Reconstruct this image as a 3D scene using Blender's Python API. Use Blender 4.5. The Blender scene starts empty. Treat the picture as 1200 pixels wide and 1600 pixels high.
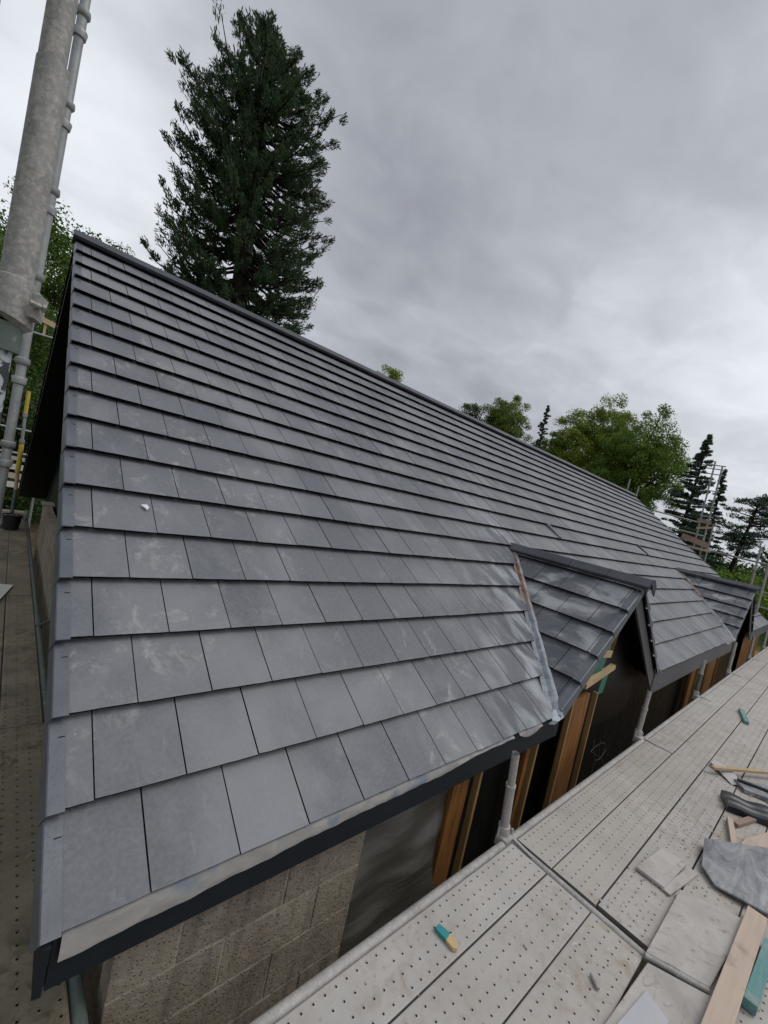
import bpy, math, random
import numpy as np
from mathutils import Vector, Matrix
R_ = math.radians
scene = bpy.context.scene
COL = scene.collection

# ------------------------------------------------------------------ camera
CAM = Vector((-0.214, -1.268, 1.414))
Mw = np.array([[0.7308, 0.1275, 0.6706], [-0.6484, -0.1770, 0.7404], [0.2131, -0.9759, -0.0467]])
u_, s_, vt_ = np.linalg.svd(Mw); Mw = u_ @ vt_
cam_d = bpy.data.cameras.new('camera')
cam = bpy.data.objects.new('camera', cam_d); COL.objects.link(cam)
cam_d.sensor_fit = 'HORIZONTAL'; cam_d.sensor_width = 36.0
cam_d.lens = 36.0 * 657.15 / 1200.0
cam_d.clip_start = 0.02; cam_d.clip_end = 4000
rot = Matrix(((Mw[0, 0], -Mw[0, 1], -Mw[0, 2]), (Mw[1, 0], -Mw[1, 1], -Mw[1, 2]), (Mw[2, 0], -Mw[2, 1], -Mw[2, 2])))
cam.matrix_world = Matrix.Translation(CAM) @ rot.to_4x4()
scene.camera = cam

# ------------------------------------------------------------------ view
scene.view_settings.view_transform = 'Standard'
scene.view_settings.look = 'None'
scene.view_settings.exposure = 0.18
scene.view_settings.gamma = 1.0
scene.render.engine = 'CYCLES'
scene.cycles.max_bounces = 8
scene.cycles.transparent_max_bounces = 16

# ------------------------------------------------------------------ sun + sky
SUN_AZ, SUN_EL = 128.0, 56.0       # azimuth from +Y towards +X
sd = Vector((math.sin(R_(SUN_AZ)) * math.cos(R_(SUN_EL)), math.cos(R_(SUN_AZ)) * math.cos(R_(SUN_EL)), math.sin(R_(SUN_EL))))
sun_d = bpy.data.lights.new('sun', 'SUN'); sun_d.energy = 1.0; sun_d.angle = R_(30); sun_d.color = (1.0, 0.97, 0.93)
sun = bpy.data.objects.new('sun', sun_d); COL.objects.link(sun)
sun.rotation_euler = sd.to_track_quat('Z', 'Y').to_euler(); sun.location = sd * 60

world = bpy.data.worlds.new('World'); scene.world = world; world.use_nodes = True
nt = world.node_tree; nt.nodes.clear()
def wn(t, **k):
    n = nt.nodes.new(t)
    for a, b in k.items(): setattr(n, a, b)
    return n
def wl(a, b): nt.links.new(a, b)
def wmath(op, a, b=None, clamp=False):
    n = wn('ShaderNodeMath', operation=op); n.use_clamp = clamp
    for i, x in enumerate((a, b)):
        if x is None: continue
        if isinstance(x, (int, float)): n.inputs[i].default_value = x
        else: wl(x, n.inputs[i])
    return n.outputs[0]
def wdot(vec, d):
    n = wn('ShaderNodeVectorMath', operation='DOT_PRODUCT'); wl(vec, n.inputs[0]); n.inputs[1].default_value = d
    return n.outputs['Value']
def dirv(az, tanel):
    v = Vector((math.sin(R_(az)), math.cos(R_(az)), tanel)); v.normalize(); return v
sky = wn('ShaderNodeTexSky', sky_type='NISHITA', sun_disc=False)
sky.sun_elevation = R_(SUN_EL); sky.sun_rotation = R_(SUN_AZ); sky.air_density = 1.4; sky.dust_density = 3.0
bg1 = wn('ShaderNodeBackground'); bg1.inputs[1].default_value = 0.06; wl(sky.outputs[0], bg1.inputs[0])
tc = wn('ShaderNodeTexCoord'); dvec = tc.outputs['Generated']
sep = wn('ShaderNodeSeparateXYZ'); wl(dvec, sep.inputs[0])
zc = wmath('MAXIMUM', wmath('ADD', sep.outputs[2], 0.22), 0.08)
cx = wmath('DIVIDE', sep.outputs[0], zc); cy = wmath('DIVIDE', sep.outputs[1], zc)
comb = wn('ShaderNodeCombineXYZ'); wl(cx, comb.inputs[0]); wl(cy, comb.inputs[1])
mp = wn('ShaderNodeMapping'); wl(comb.outputs[0], mp.inputs[0]); mp.inputs['Rotation'].default_value = (0, 0, 0.7); mp.inputs['Scale'].default_value = (1.0, 1.25, 1.0); mp.inputs['Location'].default_value = (3.1, 1.7, 0)
def wnoise(scale, detail, rough, dist=0.0):
    n = wn('ShaderNodeTexNoise'); wl(mp.outputs[0], n.inputs['Vector'])
    n.inputs['Scale'].default_value = scale; n.inputs['Detail'].default_value = detail; n.inputs['Roughness'].default_value = rough; n.inputs['Distortion'].default_value = dist
    return n.outputs[0]
n1 = wnoise(0.55, 7, 0.5, 0.35); n2 = wnoise(1.6, 8, 0.5, 0.3); n3 = wnoise(0.25, 2, 0.5)
br = wmath('ADD', wmath('MULTIPLY', wmath('SUBTRACT', n1, 0.5), 0.55), wmath('MULTIPLY', wmath('SUBTRACT', n2, 0.5), 0.40))
br = wmath('ADD', br, wmath('MULTIPLY', wmath('SUBTRACT', wnoise(4.5, 8, 0.55, 0.5), 0.5), 0.24))
br = wmath('ADD', br, wmath('MULTIPLY', wmath('SUBTRACT', n3, 0.5), 0.3))
def lobe(az, tanel, power, amp):
    d = wmath('MAXIMUM', wdot(dvec, dirv(az, tanel)), 0.0)
    return wmath('MULTIPLY', wmath('POWER', d, power), amp)
br = wmath('ADD', br, 0.40)
br = wmath('ADD', br, lobe(2, 0.42, 20, 0.40))
br = wmath('ADD', br, lobe(-18, 0.75, 8, 0.10))
br = wmath('ADD', br, lobe(82, 0.22, 22, 0.24))
br = wmath('ADD', br, lobe(60, 0.30, 30, 0.05))
br = wmath('SUBTRACT', br, lobe(45, 0.9, 10, 0.07))
br = wmath('ADD', br, lobe(165, 1.6, 2.5, 0.55))     # brighter cloud where the hidden sun stands, behind the camera
br = wmath('MAXIMUM', br, 0.25)
ramp = wn('ShaderNodeValToRGB')
wl(br, ramp.inputs[0])
cr = ramp.color_ramp; cr.elements[0].position = 0.0; cr.elements[0].color = (0.0, 0.0, 0.0, 1)
cr.elements[1].position = 1.0; cr.elements[1].color = (0.93, 0.96, 1.0, 1)
e = cr.elements.new(0.3); e.color = (0.285, 0.298, 0.338, 1)
e = cr.elements.new(0.5); e.color = (0.435, 0.458, 0.50, 1)
e = cr.elements.new(0.75); e.color = (0.73, 0.76, 0.81, 1)
bg2 = wn('ShaderNodeBackground'); wl(ramp.outputs[0], bg2.inputs[0]); bg2.inputs[1].default_value = 1.0
mx = wn('ShaderNodeMixShader'); mx.inputs[0].default_value = 0.95; wl(bg1.outputs[0], mx.inputs[1]); wl(bg2.outputs[0], mx.inputs[2])
wo = wn('ShaderNodeOutputWorld'); wl(mx.outputs[0], wo.inputs[0])

# ------------------------------------------------------------------ material kit
class Mat:
    def __init__(s, name):
        s.m = bpy.data.materials.new(name); s.m.use_nodes = True; s.t = s.m.node_tree
        s.b = s.t.nodes['Principled BSDF']; s.out = s.t.nodes['Material Output']
        s._tc = None
    def n(s, t, **k):
        n = s.t.nodes.new(t)
        for a, b in k.items(): setattr(n, a, b)
        return n
    def l(s, a, b): s.t.links.new(a, b)
    def co(s, kind='Object'):
        if s._tc is None: s._tc = s.n('ShaderNodeTexCoord')
        return s._tc.outputs[kind]
    def pos(s):
        return s.n('ShaderNodeNewGeometry').outputs['Position']
    def map(s, vec, scale=(1, 1, 1), rot=(0, 0, 0), loc=(0, 0, 0)):
        n = s.n('ShaderNodeMapping'); s.l(vec, n.inputs[0]); n.inputs['Scale'].default_value = scale
        n.inputs['Rotation'].default_value = rot; n.inputs['Location'].default_value = loc
        return n.outputs[0]
    def noise(s, vec, scale, detail=5, rough=0.55, dist=0.0):
        n = s.n('ShaderNodeTexNoise'); s.l(vec, n.inputs['Vector']); n.inputs['Scale'].default_value = scale
        n.inputs['Detail'].default_value = detail; n.inputs['Roughness'].default_value = rough; n.inputs['Distortion'].default_value = dist
        return n.outputs[0]
    def voro(s, vec, scale, feature='F1'):
        n = s.n('ShaderNodeTexVoronoi', feature=feature); s.l(vec, n.inputs['Vector']); n.inputs['Scale'].default_value = scale
        return n.outputs['Distance']
    def rng(s, v, a, b, c=0.0, d=1.0):
        n = s.n('ShaderNodeMapRange'); n.clamp = True; s.l(v, n.inputs[0])
        for i, x in enumerate((a, b, c, d)): n.inputs[i + 1].default_value = x
        return n.outputs[0]
    def math(s, op, a, b=None):
        n = s.n('ShaderNodeMath', operation=op)
        for i, x in enumerate((a, b)):
            if x is None: continue
            if isinstance(x, (int, float)): n.inputs[i].default_value = x
            else: s.l(x, n.inputs[i])
        return n.outputs[0]
    def mix(s, f, a, b, mode='MIX'):
        n = s.n('ShaderNodeMix', data_type='RGBA', blend_type=mode)
        for i, x in ((0, f), (6, a), (7, b)):
            if isinstance(x, (int, float)): n.inputs[i].default_value = x
            elif isinstance(x, tuple): n.inputs[i].default_value = (*x[:3], 1)
            else: s.l(x, n.inputs[i])
        return n.outputs[2]
    def attr(s, name):
        n = s.n('ShaderNodeAttribute'); n.attribute_name = name
        return n.outputs['Fac']
    def orand(s): return s.n('ShaderNodeObjectInfo').outputs['Random']
    def bump(s, h, strength=0.3, dist=0.01):
        n = s.n('ShaderNodeBump'); n.inputs['Strength'].default_value = strength; n.inputs['Distance'].default_value = dist
        s.l(h, n.inputs['Height']); s.l(n.outputs[0], s.b.inputs['Normal'])
    def set(s, color=None, rough=None, metal=None, spec=None):
        for k, v in (('Base Color', color), ('Roughness', rough), ('Metallic', metal), ('Specular IOR Level', spec)):
            if v is None: continue
            if isinstance(v, tuple): s.b.inputs[k].default_value = (*v[:3], 1)
            elif isinstance(v, (int, float)): s.b.inputs[k].default_value = v
            else: s.l(v, s.b.inputs[k])
        return s.m

def simple(name, col, col2=None, rough=0.6, scale=8, metal=0.0, bump=0.15, spec=0.5, vary=None, stretch=(1, 1, 1)):
    m = Mat(name); v = m.map(m.co(), scale=stretch); n = m.noise(v, scale, 6, 0.6)
    c = m.mix(m.rng(n, 0.3, 0.7), col, col2 or tuple(x * 0.7 for x in col))
    if vary: c = m.mix(m.math('MULTIPLY', m.orand(), 1.0), c, m.mix(1.0, c, vary, 'MULTIPLY'))
    m.bump(m.noise(v, scale * 5, 4, 0.6), bump, 0.004)
    return m.set(c, rough, metal, spec)

def tile_material(name, blue=0.0, dark=1.0, stain=1.0):
    m = Mat(name); p = m.pos()
    r = m.attr('rnd')
    a = tuple(x * dark for x in (0.100, 0.104, 0.118)); b = tuple(x * dark for x in (0.150, 0.154, 0.170))
    c = m.mix(r, a, b)
    big = m.noise(p, 1.3, 4, 0.55)
    c = m.mix(m.rng(big, 0.35, 0.7, 0, 0.5), c, tuple(x * dark for x in (0.090, 0.096, 0.118)))
    fine = m.noise(p, 60, 5, 0.7)
    c = m.mix(m.rng(fine, 0.35, 0.75, 0, 0.25), c, (0.30, 0.30, 0.31))
    pl = m.noise(m.map(p, scale=(1.0, 0.8, 0.8), loc=(5, 2, 0)), 1.5, 6, 0.6, 0.4)
    c = m.mix(m.rng(pl, 0.46, 0.64, 0, 0.50), c, (0.248, 0.250, 0.262))
    # dusty smears, footprints, efflorescence
    sm = m.noise(m.map(p, scale=(3.0, 2.4, 2.4), rot=(0, 0, 0.5)), 2.1, 10, 0.74, 0.5)
    md = m.rng(m.noise(p, 0.8, 3, 0.5), 0.38, 0.58)
    f = m.math('MULTIPLY', m.rng(sm, 0.55, 0.72, 0, 0.66 * stain), md)
    c = m.mix(f, c, (0.44, 0.43, 0.405))
    # fine handling scratches running up the slope
    st = m.noise(m.map(p, scale=(26, 2.5, 2.5)), 1.6, 5, 0.7, 0.4)
    c = m.mix(m.rng(st, 0.6, 0.78, 0, 0.30 * stain), c, (0.36, 0.37, 0.40))
    # tiny pale specks
    sp = m.rng(m.voro(p, 7.0), 0.0, 0.045, 1, 0)
    c = m.mix(m.math('MULTIPLY', sp, m.rng(m.noise(p, 2.2, 2), 0.5, 0.6)), c, (0.5, 0.5, 0.48))
    dk = m.rng(m.voro(m.map(p, loc=(3, 1, 7)), 4.0), 0.0, 0.022, 1, 0)
    c = m.mix(dk, c, (0.04, 0.04, 0.04))
    # blue-black streaky run-off beside the valleys
    sx = m.n('ShaderNodeSeparateXYZ'); m.l(p, sx.inputs[0])
    if blue:
        wv = m.noise(m.map(p, scale=(4.2, 2.0, 2.0), rot=(0, 0, 0.35)), 1.25, 6, 0.55, 0.5)
        if blue > 1: g = 0.95
        else:
            g1 = m.math('SUBTRACT', sx.outputs[0], m.math('MULTIPLY', sx.outputs[1], 0.88))
            ga = m.math('MULTIPLY', m.rng(g1, 2.0, 2.9), m.rng(g1, 3.3, 3.9, 1, 0))
            gb = m.math('MULTIPLY', m.rng(g1, 10.0, 11.0), m.rng(g1, 11.3, 12.5, 1, 0))
            g = m.math('MAXIMUM', ga, m.math('MULTIPLY', gb, 0.5)); g = m.math('MULTIPLY', g, m.rng(sx.outputs[2], 1.0, 1.5, 1, 0.12))
        c = m.mix(m.math('MULTIPLY', g, m.rng(wv, 0.46, 0.62, 0, 0.7)), c, (0.060, 0.066, 0.085))
        c = m.mix(m.math('MULTIPLY', g, m.rng(wv, 0.52, 0.36, 0, 0.70)), c, (0.37, 0.385, 0.415))
    m.bump(m.math('ADD', m.math('MULTIPLY', fine, 0.7), m.math('ADD', m.noise(p, 260, 3, 0.6), m.math('MULTIPLY', big, 1.5))), 0.35, 0.003)
    m.set(c, m.rng(sm, 0.3, 0.7, 0.46, 0.66), 0.0, 0.32)
    return m.m

M = {}
M['tile'] = tile_material('roof_tile_grey', blue=1)
M['tile_d'] = tile_material('dormer_tile_grey', blue=2, dark=0.82, stain=1.3)
M['edge'] = simple('tile_edge_shadow_black', (0.008, 0.009, 0.012), (0.004, 0.005, 0.006), 0.85, 20, spec=0.1)  # dark cut edges; the near-black also paints in the shadow line under each course
M['ridge'] = simple('ridge_tile_dark', (0.055, 0.06, 0.075), (0.03, 0.033, 0.042), 0.5, 6, vary=(0.75, 0.75, 0.8))
m = Mat('verge_plastic'); p = m.pos(); n = m.noise(p, 5, 6, 0.6); sp = m.noise(p, 90, 3, 0.7)
c = m.mix(m.rng(n, 0.3, 0.7), (0.075, 0.081, 0.098), (0.125, 0.133, 0.150)); c = m.mix(m.rng(sp, 0.5, 0.7, 0, 0.6), c, (0.055, 0.065, 0.088))
m.bump(sp, 0.15, 0.002); M['verge'] = m.set(c, 0.42, 0, 0.5)
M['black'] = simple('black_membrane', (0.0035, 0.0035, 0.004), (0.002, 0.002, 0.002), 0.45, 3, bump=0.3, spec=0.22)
m = Mat('black_breather_membrane'); p = m.pos(); n = m.noise(m.map(p, scale=(2.2, 1, 0.7), rot=(0, 0.25, 0)), 3.0, 5, 0.55, 0.8)
m.bump(n, 0.9, 0.05); M['membrane'] = m.set(m.mix(m.rng(n, 0.4, 0.7), (0.003, 0.003, 0.0035), (0.007, 0.008, 0.008)), 0.5, 0, 0.14)
M['fascia'] = simple('fascia_dark', (0.006, 0.009, 0.013), (0.010, 0.014, 0.019), 0.5, 2.5, bump=0.1, spec=0.2)
M['fascia2'] = simple('fascia_grey', (0.060, 0.060, 0.068), (0.085, 0.085, 0.092), 0.55, 3, bump=0.1)
m = Mat('eaves_felt_dusty'); p = m.pos(); n = m.noise(m.map(p, scale=(1, 1, 2)), 9, 7, 0.6, 0.6)
c = m.mix(m.rng(n, 0.35, 0.65), (0.36, 0.34, 0.32), (0.26, 0.25, 0.245)); c = m.mix(m.rng(m.noise(p, 3.5, 3), 0.56, 0.62), c, (0.19, 0.22, 0.27))
m.bump(n, 0.15, 0.005); M['felt'] = m.set(c, 0.75)
# concrete block wall: coursed 440 x 215 blocks with struck joints
m = Mat('concrete_block'); p = m.pos()
sx = m.n('ShaderNodeSeparateXYZ'); m.l(p, sx.inputs[0])
def block_mat(m, horiz):
    cb = m.n('ShaderNodeCombineXYZ'); m.l(horiz, cb.inputs[0]); m.l(m.math('ADD', sx.outputs[2], 10.02), cb.inputs[1])
    br_ = m.n('ShaderNodeTexBrick'); m.l(cb.outputs[0], br_.inputs['Vector'])
    br_.inputs['Scale'].default_value = 1.0; br_.inputs['Brick Width'].default_value = 0.45; br_.inputs['Row Height'].default_value = 0.225
    br_.inputs['Mortar Size'].default_value = 0.010; br_.inputs['Mortar Smooth'].default_value = 0.15; br_.inputs['Bias'].default_value = 0.0
    br_.inputs['Color1'].default_value = (0.165, 0.142, 0.108, 1); br_.inputs['Color2'].default_value = (0.225, 0.195, 0.150, 1); br_.inputs['Mortar'].default_value = (0.225, 0.20, 0.16, 1)
    n = m.noise(p, 2.3, 5, 0.6); f = m.noise(p, 55, 6, 0.75); pit = m.rng(m.voro(p, 75), 0.08, 0.28, 1, 0)
    c = m.mix(m.rng(n, 0.42, 0.68, 0, 0.55), br_.outputs[0], (0.13, 0.085, 0.065))
    c = m.mix(m.rng(m.noise(m.map(p, loc=(4, 4, 4)), 3.5, 4), 0.48, 0.72, 0, 0.5), c, (0.11, 0.10, 0.085))
    c = m.mix(m.math('MULTIPLY', pit, 0.7), c, (0.06, 0.05, 0.04)); c = m.mix(m.rng(f, 0.5, 0.75, 0, 0.35), c, (0.34, 0.30, 0.25))
    h = m.math('ADD', m.math('MULTIPLY', f, 0.6), m.math('MULTIPLY', pit, -0.5)); h = m.math('ADD', h, m.math('MULTIPLY', br_.outputs['Fac'], -0.9 if horiz is sx.outputs[0] else -0.8))
    m.bump(h, 0.7, 0.012); return m.set(c, 0.92, 0, 0.2)
M['block'] = block_mat(m, sx.outputs[0])
m = Mat('concrete_block_gable'); p = m.pos(); sx = m.n('ShaderNodeSeparateXYZ'); m.l(p, sx.inputs[0])
M['block_g'] = block_mat(m, sx.outputs[1])
m = Mat('concrete_block_face'); p = m.pos(); at = m.attr('rnd'); n = m.noise(p, 4.3, 6, 0.65); f = m.noise(p, 48, 7, 0.8); pit = m.rng(m.voro(p, 62), 0.08, 0.30, 1, 0)
c = m.mix(m.rng(at, 0, 1), (0.235, 0.197, 0.152), (0.33, 0.28, 0.218)); c = m.mix(m.rng(at, 1.5, 1.6), c, (0.42, 0.37, 0.30))
c = m.mix(m.rng(n, 0.48, 0.66, 0, 0.7), c, (0.15, 0.115, 0.095)); c = m.mix(m.rng(m.noise(m.map(p, loc=(4, 4, 4)), 9, 5, 0.7), 0.5, 0.7, 0, 0.6), c, (0.36, 0.33, 0.29))
c = m.mix(m.math('MULTIPLY', pit, 0.75), c, (0.05, 0.045, 0.04)); c = m.mix(m.rng(f, 0.5, 0.7, 0, 0.35), c, (0.40, 0.36, 0.30))
st = m.noise(m.map(p, scale=(9, 9, 1.2)), 2.0, 5, 0.6); c = m.mix(m.rng(st, 0.52, 0.68, 0, 0.5), c, (0.10, 0.09, 0.078))
m.bump(m.math('ADD', m.math('ADD', f, m.math('MULTIPLY', m.noise(p, 24, 5, 0.7), 1.2)), m.math('MULTIPLY', pit, -1.0)), 0.75, 0.014); M['block'] = m.set(c, 0.93, 0, 0.2)
m = Mat('orange_board'); p = m.co('Object'); g = m.noise(m.map(p, scale=(9, 9, 0.8)), 3, 6, 0.6, 1.0)
c = m.mix(m.rng(g, 0.38, 0.62), (0.25, 0.10, 0.02), (0.11, 0.042, 0.009)); c = m.mix(m.rng(m.voro(m.map(p, scale=(1, 1, 0.45)), 9), 0.03, 0.11, 1, 0), c, (0.08, 0.03, 0.012))
m.bump(g, 0.2, 0.004); M['orange'] = m.set(c, 0.6)
m = Mat('pale_timber'); p = m.co('Object'); g = m.noise(m.map(p, scale=(1.2, 14, 14)), 3, 6, 0.6, 0.8)
c = m.mix(m.rng(g, 0.3, 0.7), (0.50, 0.36, 0.20), (0.36, 0.25, 0.14)); c = m.mix(m.rng(m.noise(p, 6, 4), 0.55, 0.75, 0, 0.5), c, (0.45, 0.42, 0.38))
m.bump(g, 0.25, 0.003); M['wood'] = m.set(c, 0.7)
m = Mat('dusty_plank'); p = m.co('Object'); g = m.noise(m.map(p, scale=(1.0, 12, 12)), 3, 6, 0.6, 0.6)
c = m.mix(m.rng(g, 0.3, 0.7), (0.50, 0.40, 0.31), (0.42, 0.33, 0.27)); c = m.mix(m.rng(m.noise(p, 9, 5), 0.58, 0.72, 0, 0.6), c, (0.28, 0.2, 0.16))
m.bump(g, 0.2, 0.003); M['plank'] = m.set(c, 0.8)
m = Mat('teal_treated_wood'); p = m.co('Object'); g = m.noise(m.map(p, scale=(1.0, 16, 16)), 3, 6, 0.65, 0.6); c = m.mix(m.rng(g, 0.3, 0.7), (0.075, 0.215, 0.215), (0.17, 0.29, 0.275)); c = m.mix(m.rng(m.noise(p, 14, 6, 0.7), 0.52, 0.66, 0, 0.7), c, (0.30, 0.30, 0.26)); m.bump(g, 0.4, 0.004); M['teal'] = m.set(c, 0.8)
M['green'] = simple('green_membrane', (0.02, 0.17, 0.12), (0.012, 0.10, 0.07), 0.5, 5)
M['lead'] = simple('lead_valley', (0.22, 0.26, 0.32), (0.36, 0.40, 0.45), 0.45, 7, bump=0.6)
m = Mat('valley_trough'); p = m.pos(); sx = m.n('ShaderNodeSeparateXYZ'); m.l(p, sx.inputs[0]); n = m.noise(p, 9, 7, 0.65, 0.6)
c = m.mix(m.rng(n, 0.35, 0.65), (0.13, 0.15, 0.185), (0.30, 0.32, 0.345)); fz = m.math('ADD', sx.outputs[2], m.math('MULTIPLY', m.math('SUBTRACT', n, 0.5), 0.5))
rust = m.mix(m.rng(m.noise(p, 14, 4), 0.4, 0.6), (0.16, 0.10, 0.09), (0.28, 0.22, 0.18))
c = m.mix(m.rng(fz, 0.5, 0.62), c, rust); m.bump(n, 0.4, 0.006); M['valley'] = m.set(c, 0.5)

def galv(name, base=(0.36, 0.37, 0.37), dust=(0.44, 0.41, 0.37), df=0.6, metal=0.35, rough=0.5, scale=7):
    m = Mat(name); p = m.pos(); n = m.noise(p, scale, 6, 0.62, 0.4); f = m.noise(p, scale * 9, 5, 0.7)
    c = m.mix(m.rng(n, 0.3, 0.7), base, tuple(x * 0.62 for x in base)); c = m.mix(m.rng(f, 0.45, 0.7, 0, df), c, dust)
    c = m.mix(m.rng(m.voro(p, scale * 2.2), 0.02, 0.16, 0.5, 0), c, (0.62, 0.62, 0.6))
    m.bump(f, 0.25, 0.002); return m.set(c, rough, metal, 0.5)
M['tube'] = galv('galvanised_tube', (0.33, 0.34, 0.345), (0.40, 0.38, 0.35), 0.5)
M['tube_near'] = galv('galvanised_tube_near', (0.30, 0.295, 0.285), (0.47, 0.43, 0.38), 0.9, 0.15, 0.6, 9)
M['tube_dusty'] = galv('dust_caked_tube', (0.40, 0.38, 0.36), (0.47, 0.44, 0.41), 0.85, 0.1, 0.75)
M['tube_green'] = galv('mossy_tube', (0.10, 0.135, 0.12), (0.16, 0.17, 0.14), 0.6, 0.1, 0.7)
m = Mat('paint_spattered_tube'); p = m.pos(); n = m.noise(p, 26, 3, 0.45, 0.6)
c = m.mix(m.rng(n, 0.49, 0.53), (0.03, 0.035, 0.045), (0.36, 0.40, 0.40)); M['spatter'] = m.set(c, 0.5)
M['yellow'] = simple('yellow_paint', (0.55, 0.40, 0.04), (0.40, 0.30, 0.06), 0.5, 9)
M['brickred'] = simple('weathered_red_board', (0.30, 0.20, 0.17), (0.24, 0.17, 0.14), 0.8, 4)
M['bucket'] = simple('black_plastic', (0.012, 0.012, 0.014), (0.02, 0.02, 0.02), 0.4, 5)
M['rope'] = simple('blue_rope', (0.08, 0.12, 0.30), None, 0.7, 20)
M['palepanel'] = simple('pale_panel', (0.60, 0.58, 0.54), (0.5, 0.49, 0.46), 0.7, 3)
m = Mat('slate_grey_sheet'); p = m.co('Object'); n = m.noise(m.map(p, scale=(1.2, 3.5, 1), rot=(0, 0, 0.6)), 2.6, 8, 0.7, 1.0)
c = m.mix(m.rng(n, 0.40, 0.62), (0.13, 0.135, 0.155), (0.33, 0.33, 0.34)); c = m.mix(m.rng(m.noise(p, 30, 6, 0.75), 0.55, 0.72, 0, 0.6), c, (0.42, 0.40, 0.37)); m.bump(n, 0.3, 0.004); M['slatepiece'] = m.set(c, 0.45)
M['blackroll'] = simple('black_rubber_roll', (0.007, 0.009, 0.012), (0.02, 0.023, 0.028), 0.35, 6, bump=0.3)
M['crumb'] = simple('mortar_crumb', (0.50, 0.45, 0.40), (0.32, 0.26, 0.21), 0.9, 20)
M['wire'] = simple('grey_wire', (0.20, 0.20, 0.20), None, 0.4, 5, 0.5)
M['dustslab'] = Mat('dust_covered_slab'); m = M['dustslab']; p = m.co('Object'); n = m.noise(p, 4, 7, 0.65, 0.5)
c = m.mix(m.rng(n, 0.35, 0.65), (0.47, 0.44, 0.41), (0.34, 0.315, 0.295)); sc = m.noise(m.map(p, scale=(1, 2.5, 1), rot=(0, 0, 0.7)), 9, 8, 0.72, 1.0)
c = m.mix(m.rng(sc, 0.55, 0.68, 0, 0.75), c, (0.20, 0.155, 0.13)); m.bump(sc, 0.3, 0.003); M['dustslab'] = m.set(c, 0.85)
# perforated steel board
def deck_mat(name, a, b, dirt, dirtf, tint):
    m = Mat(name); o = m.co('Object'); p = m.pos()
    v = m.n('ShaderNodeVectorMath', operation='MULTIPLY'); m.l(o, v.inputs[0]); v.inputs[1].default_value = (1 / 0.052, 1 / 0.055, 0)
    fr = m.n('ShaderNodeVectorMath', operation='FRACTION'); m.l(v.outputs[0], fr.inputs[0])
    sb = m.n('ShaderNodeVectorMath', operation='SUBTRACT'); m.l(fr.outputs[0], sb.inputs[0]); sb.inputs[1].default_value = (0.5, 0.5, 0)
    ln = m.n('ShaderNodeVectorMath', operation='LENGTH'); m.l(sb.outputs[0], ln.inputs[0])
    d = ln.outputs['Value']
    n = m.noise(p, 3.1, 7, 0.62, 0.4); n2 = m.noise(p, 11, 7, 0.7, 0.8)
    c = m.mix(m.rng(n, 0.3, 0.7), a, b)
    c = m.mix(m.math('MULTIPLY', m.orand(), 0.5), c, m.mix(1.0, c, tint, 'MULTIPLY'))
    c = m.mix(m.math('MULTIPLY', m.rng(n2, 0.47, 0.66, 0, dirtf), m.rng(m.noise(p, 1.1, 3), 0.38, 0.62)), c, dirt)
    sc = m.noise(m.map(p, scale=(2, 9, 1), rot=(0, 0, 0.2)), 6, 8, 0.72, 1.4); c = m.mix(m.rng(sc, 0.60, 0.70, 0, 0.55), c, tuple(x * 0.42 for x in a))
    sp = m.noise(p, 24, 6, 0.8, 0.6); c = m.mix(m.math('MULTIPLY', m.rng(sp, 0.60, 0.68, 0, 0.7), m.rng(m.noise(m.map(p, loc=(9, 2, 0)), 1.7, 3), 0.45, 0.62)), c, tuple(min(0.6, x * 1.35) for x in a))
    ru = m.noise(m.map(p, loc=(2, 7, 0)), 6.5, 6, 0.7, 0.6); c = m.mix(m.rng(ru, 0.64, 0.74, 0, 0.55), c, (0.26, 0.15, 0.08))
    # hole clogged with mortar here and there
    open_ = m.math('GREATER_THAN', m.noise(p, 13, 2), 0.38)
    ring = m.math('MULTIPLY', m.rng(d, 0.075, 0.15, 1, 0), 0.35); c = m.mix(ring, c, tuple(x * 0.6 for x in a))
    hole = m.math('MULTIPLY', m.math('LESS_THAN', d, 0.078), open_)
    m.bump(m.math('ADD', m.math('MULTIPLY', n2, 0.4), m.math('MULTIPLY', m.rng(d, 0.07, 0.2, 1, 0), 0.8)), 0.5, 0.004)
    m.set(c, 0.78, 0.0, 0.35)
    tr = m.n('ShaderNodeBsdfTransparent'); ms = m.n('ShaderNodeMixShader'); m.l(hole, ms.inputs[0]); m.l(m.b.outputs[0], ms.inputs[1]); m.l(tr.outputs[0], ms.inputs[2]); m.l(ms.outputs[0], m.out.inputs[0])
    return m.m
M['deck'] = deck_mat('perforated_steel_dusty', (0.455, 0.43, 0.405), (0.36, 0.342, 0.322), (0.30, 0.235, 0.18), 0.8, (0.92, 0.88, 0.80))
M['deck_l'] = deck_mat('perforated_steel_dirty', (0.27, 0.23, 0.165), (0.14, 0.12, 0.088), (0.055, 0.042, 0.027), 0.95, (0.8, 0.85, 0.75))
M['board_side'] = simple('board_underside', (0.16, 0.15, 0.14), (0.1, 0.1, 0.09), 0.7, 6)
# plastic sheet
m = Mat('plastic_sheet'); p = m.pos(); n = m.noise(m.map(p, scale=(1.0, 1, 4), rot=(0, 0.45, 0)), 2, 2, 0.4, 0.2)
m.bump(m.math('ADD', n, m.math('MULTIPLY', m.noise(m.map(p, scale=(1, 1, 3), rot=(0, 0.9, 0)), 7, 3, 0.5, 0.6), 0.35)), 0.55, 0.03); m.set(m.mix(m.rng(n, 0.45, 0.72), (0.075, 0.070, 0.062), (0.15, 0.145, 0.135)), 0.30, 0, 0.5); M['plastic'] = m.m
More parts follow.
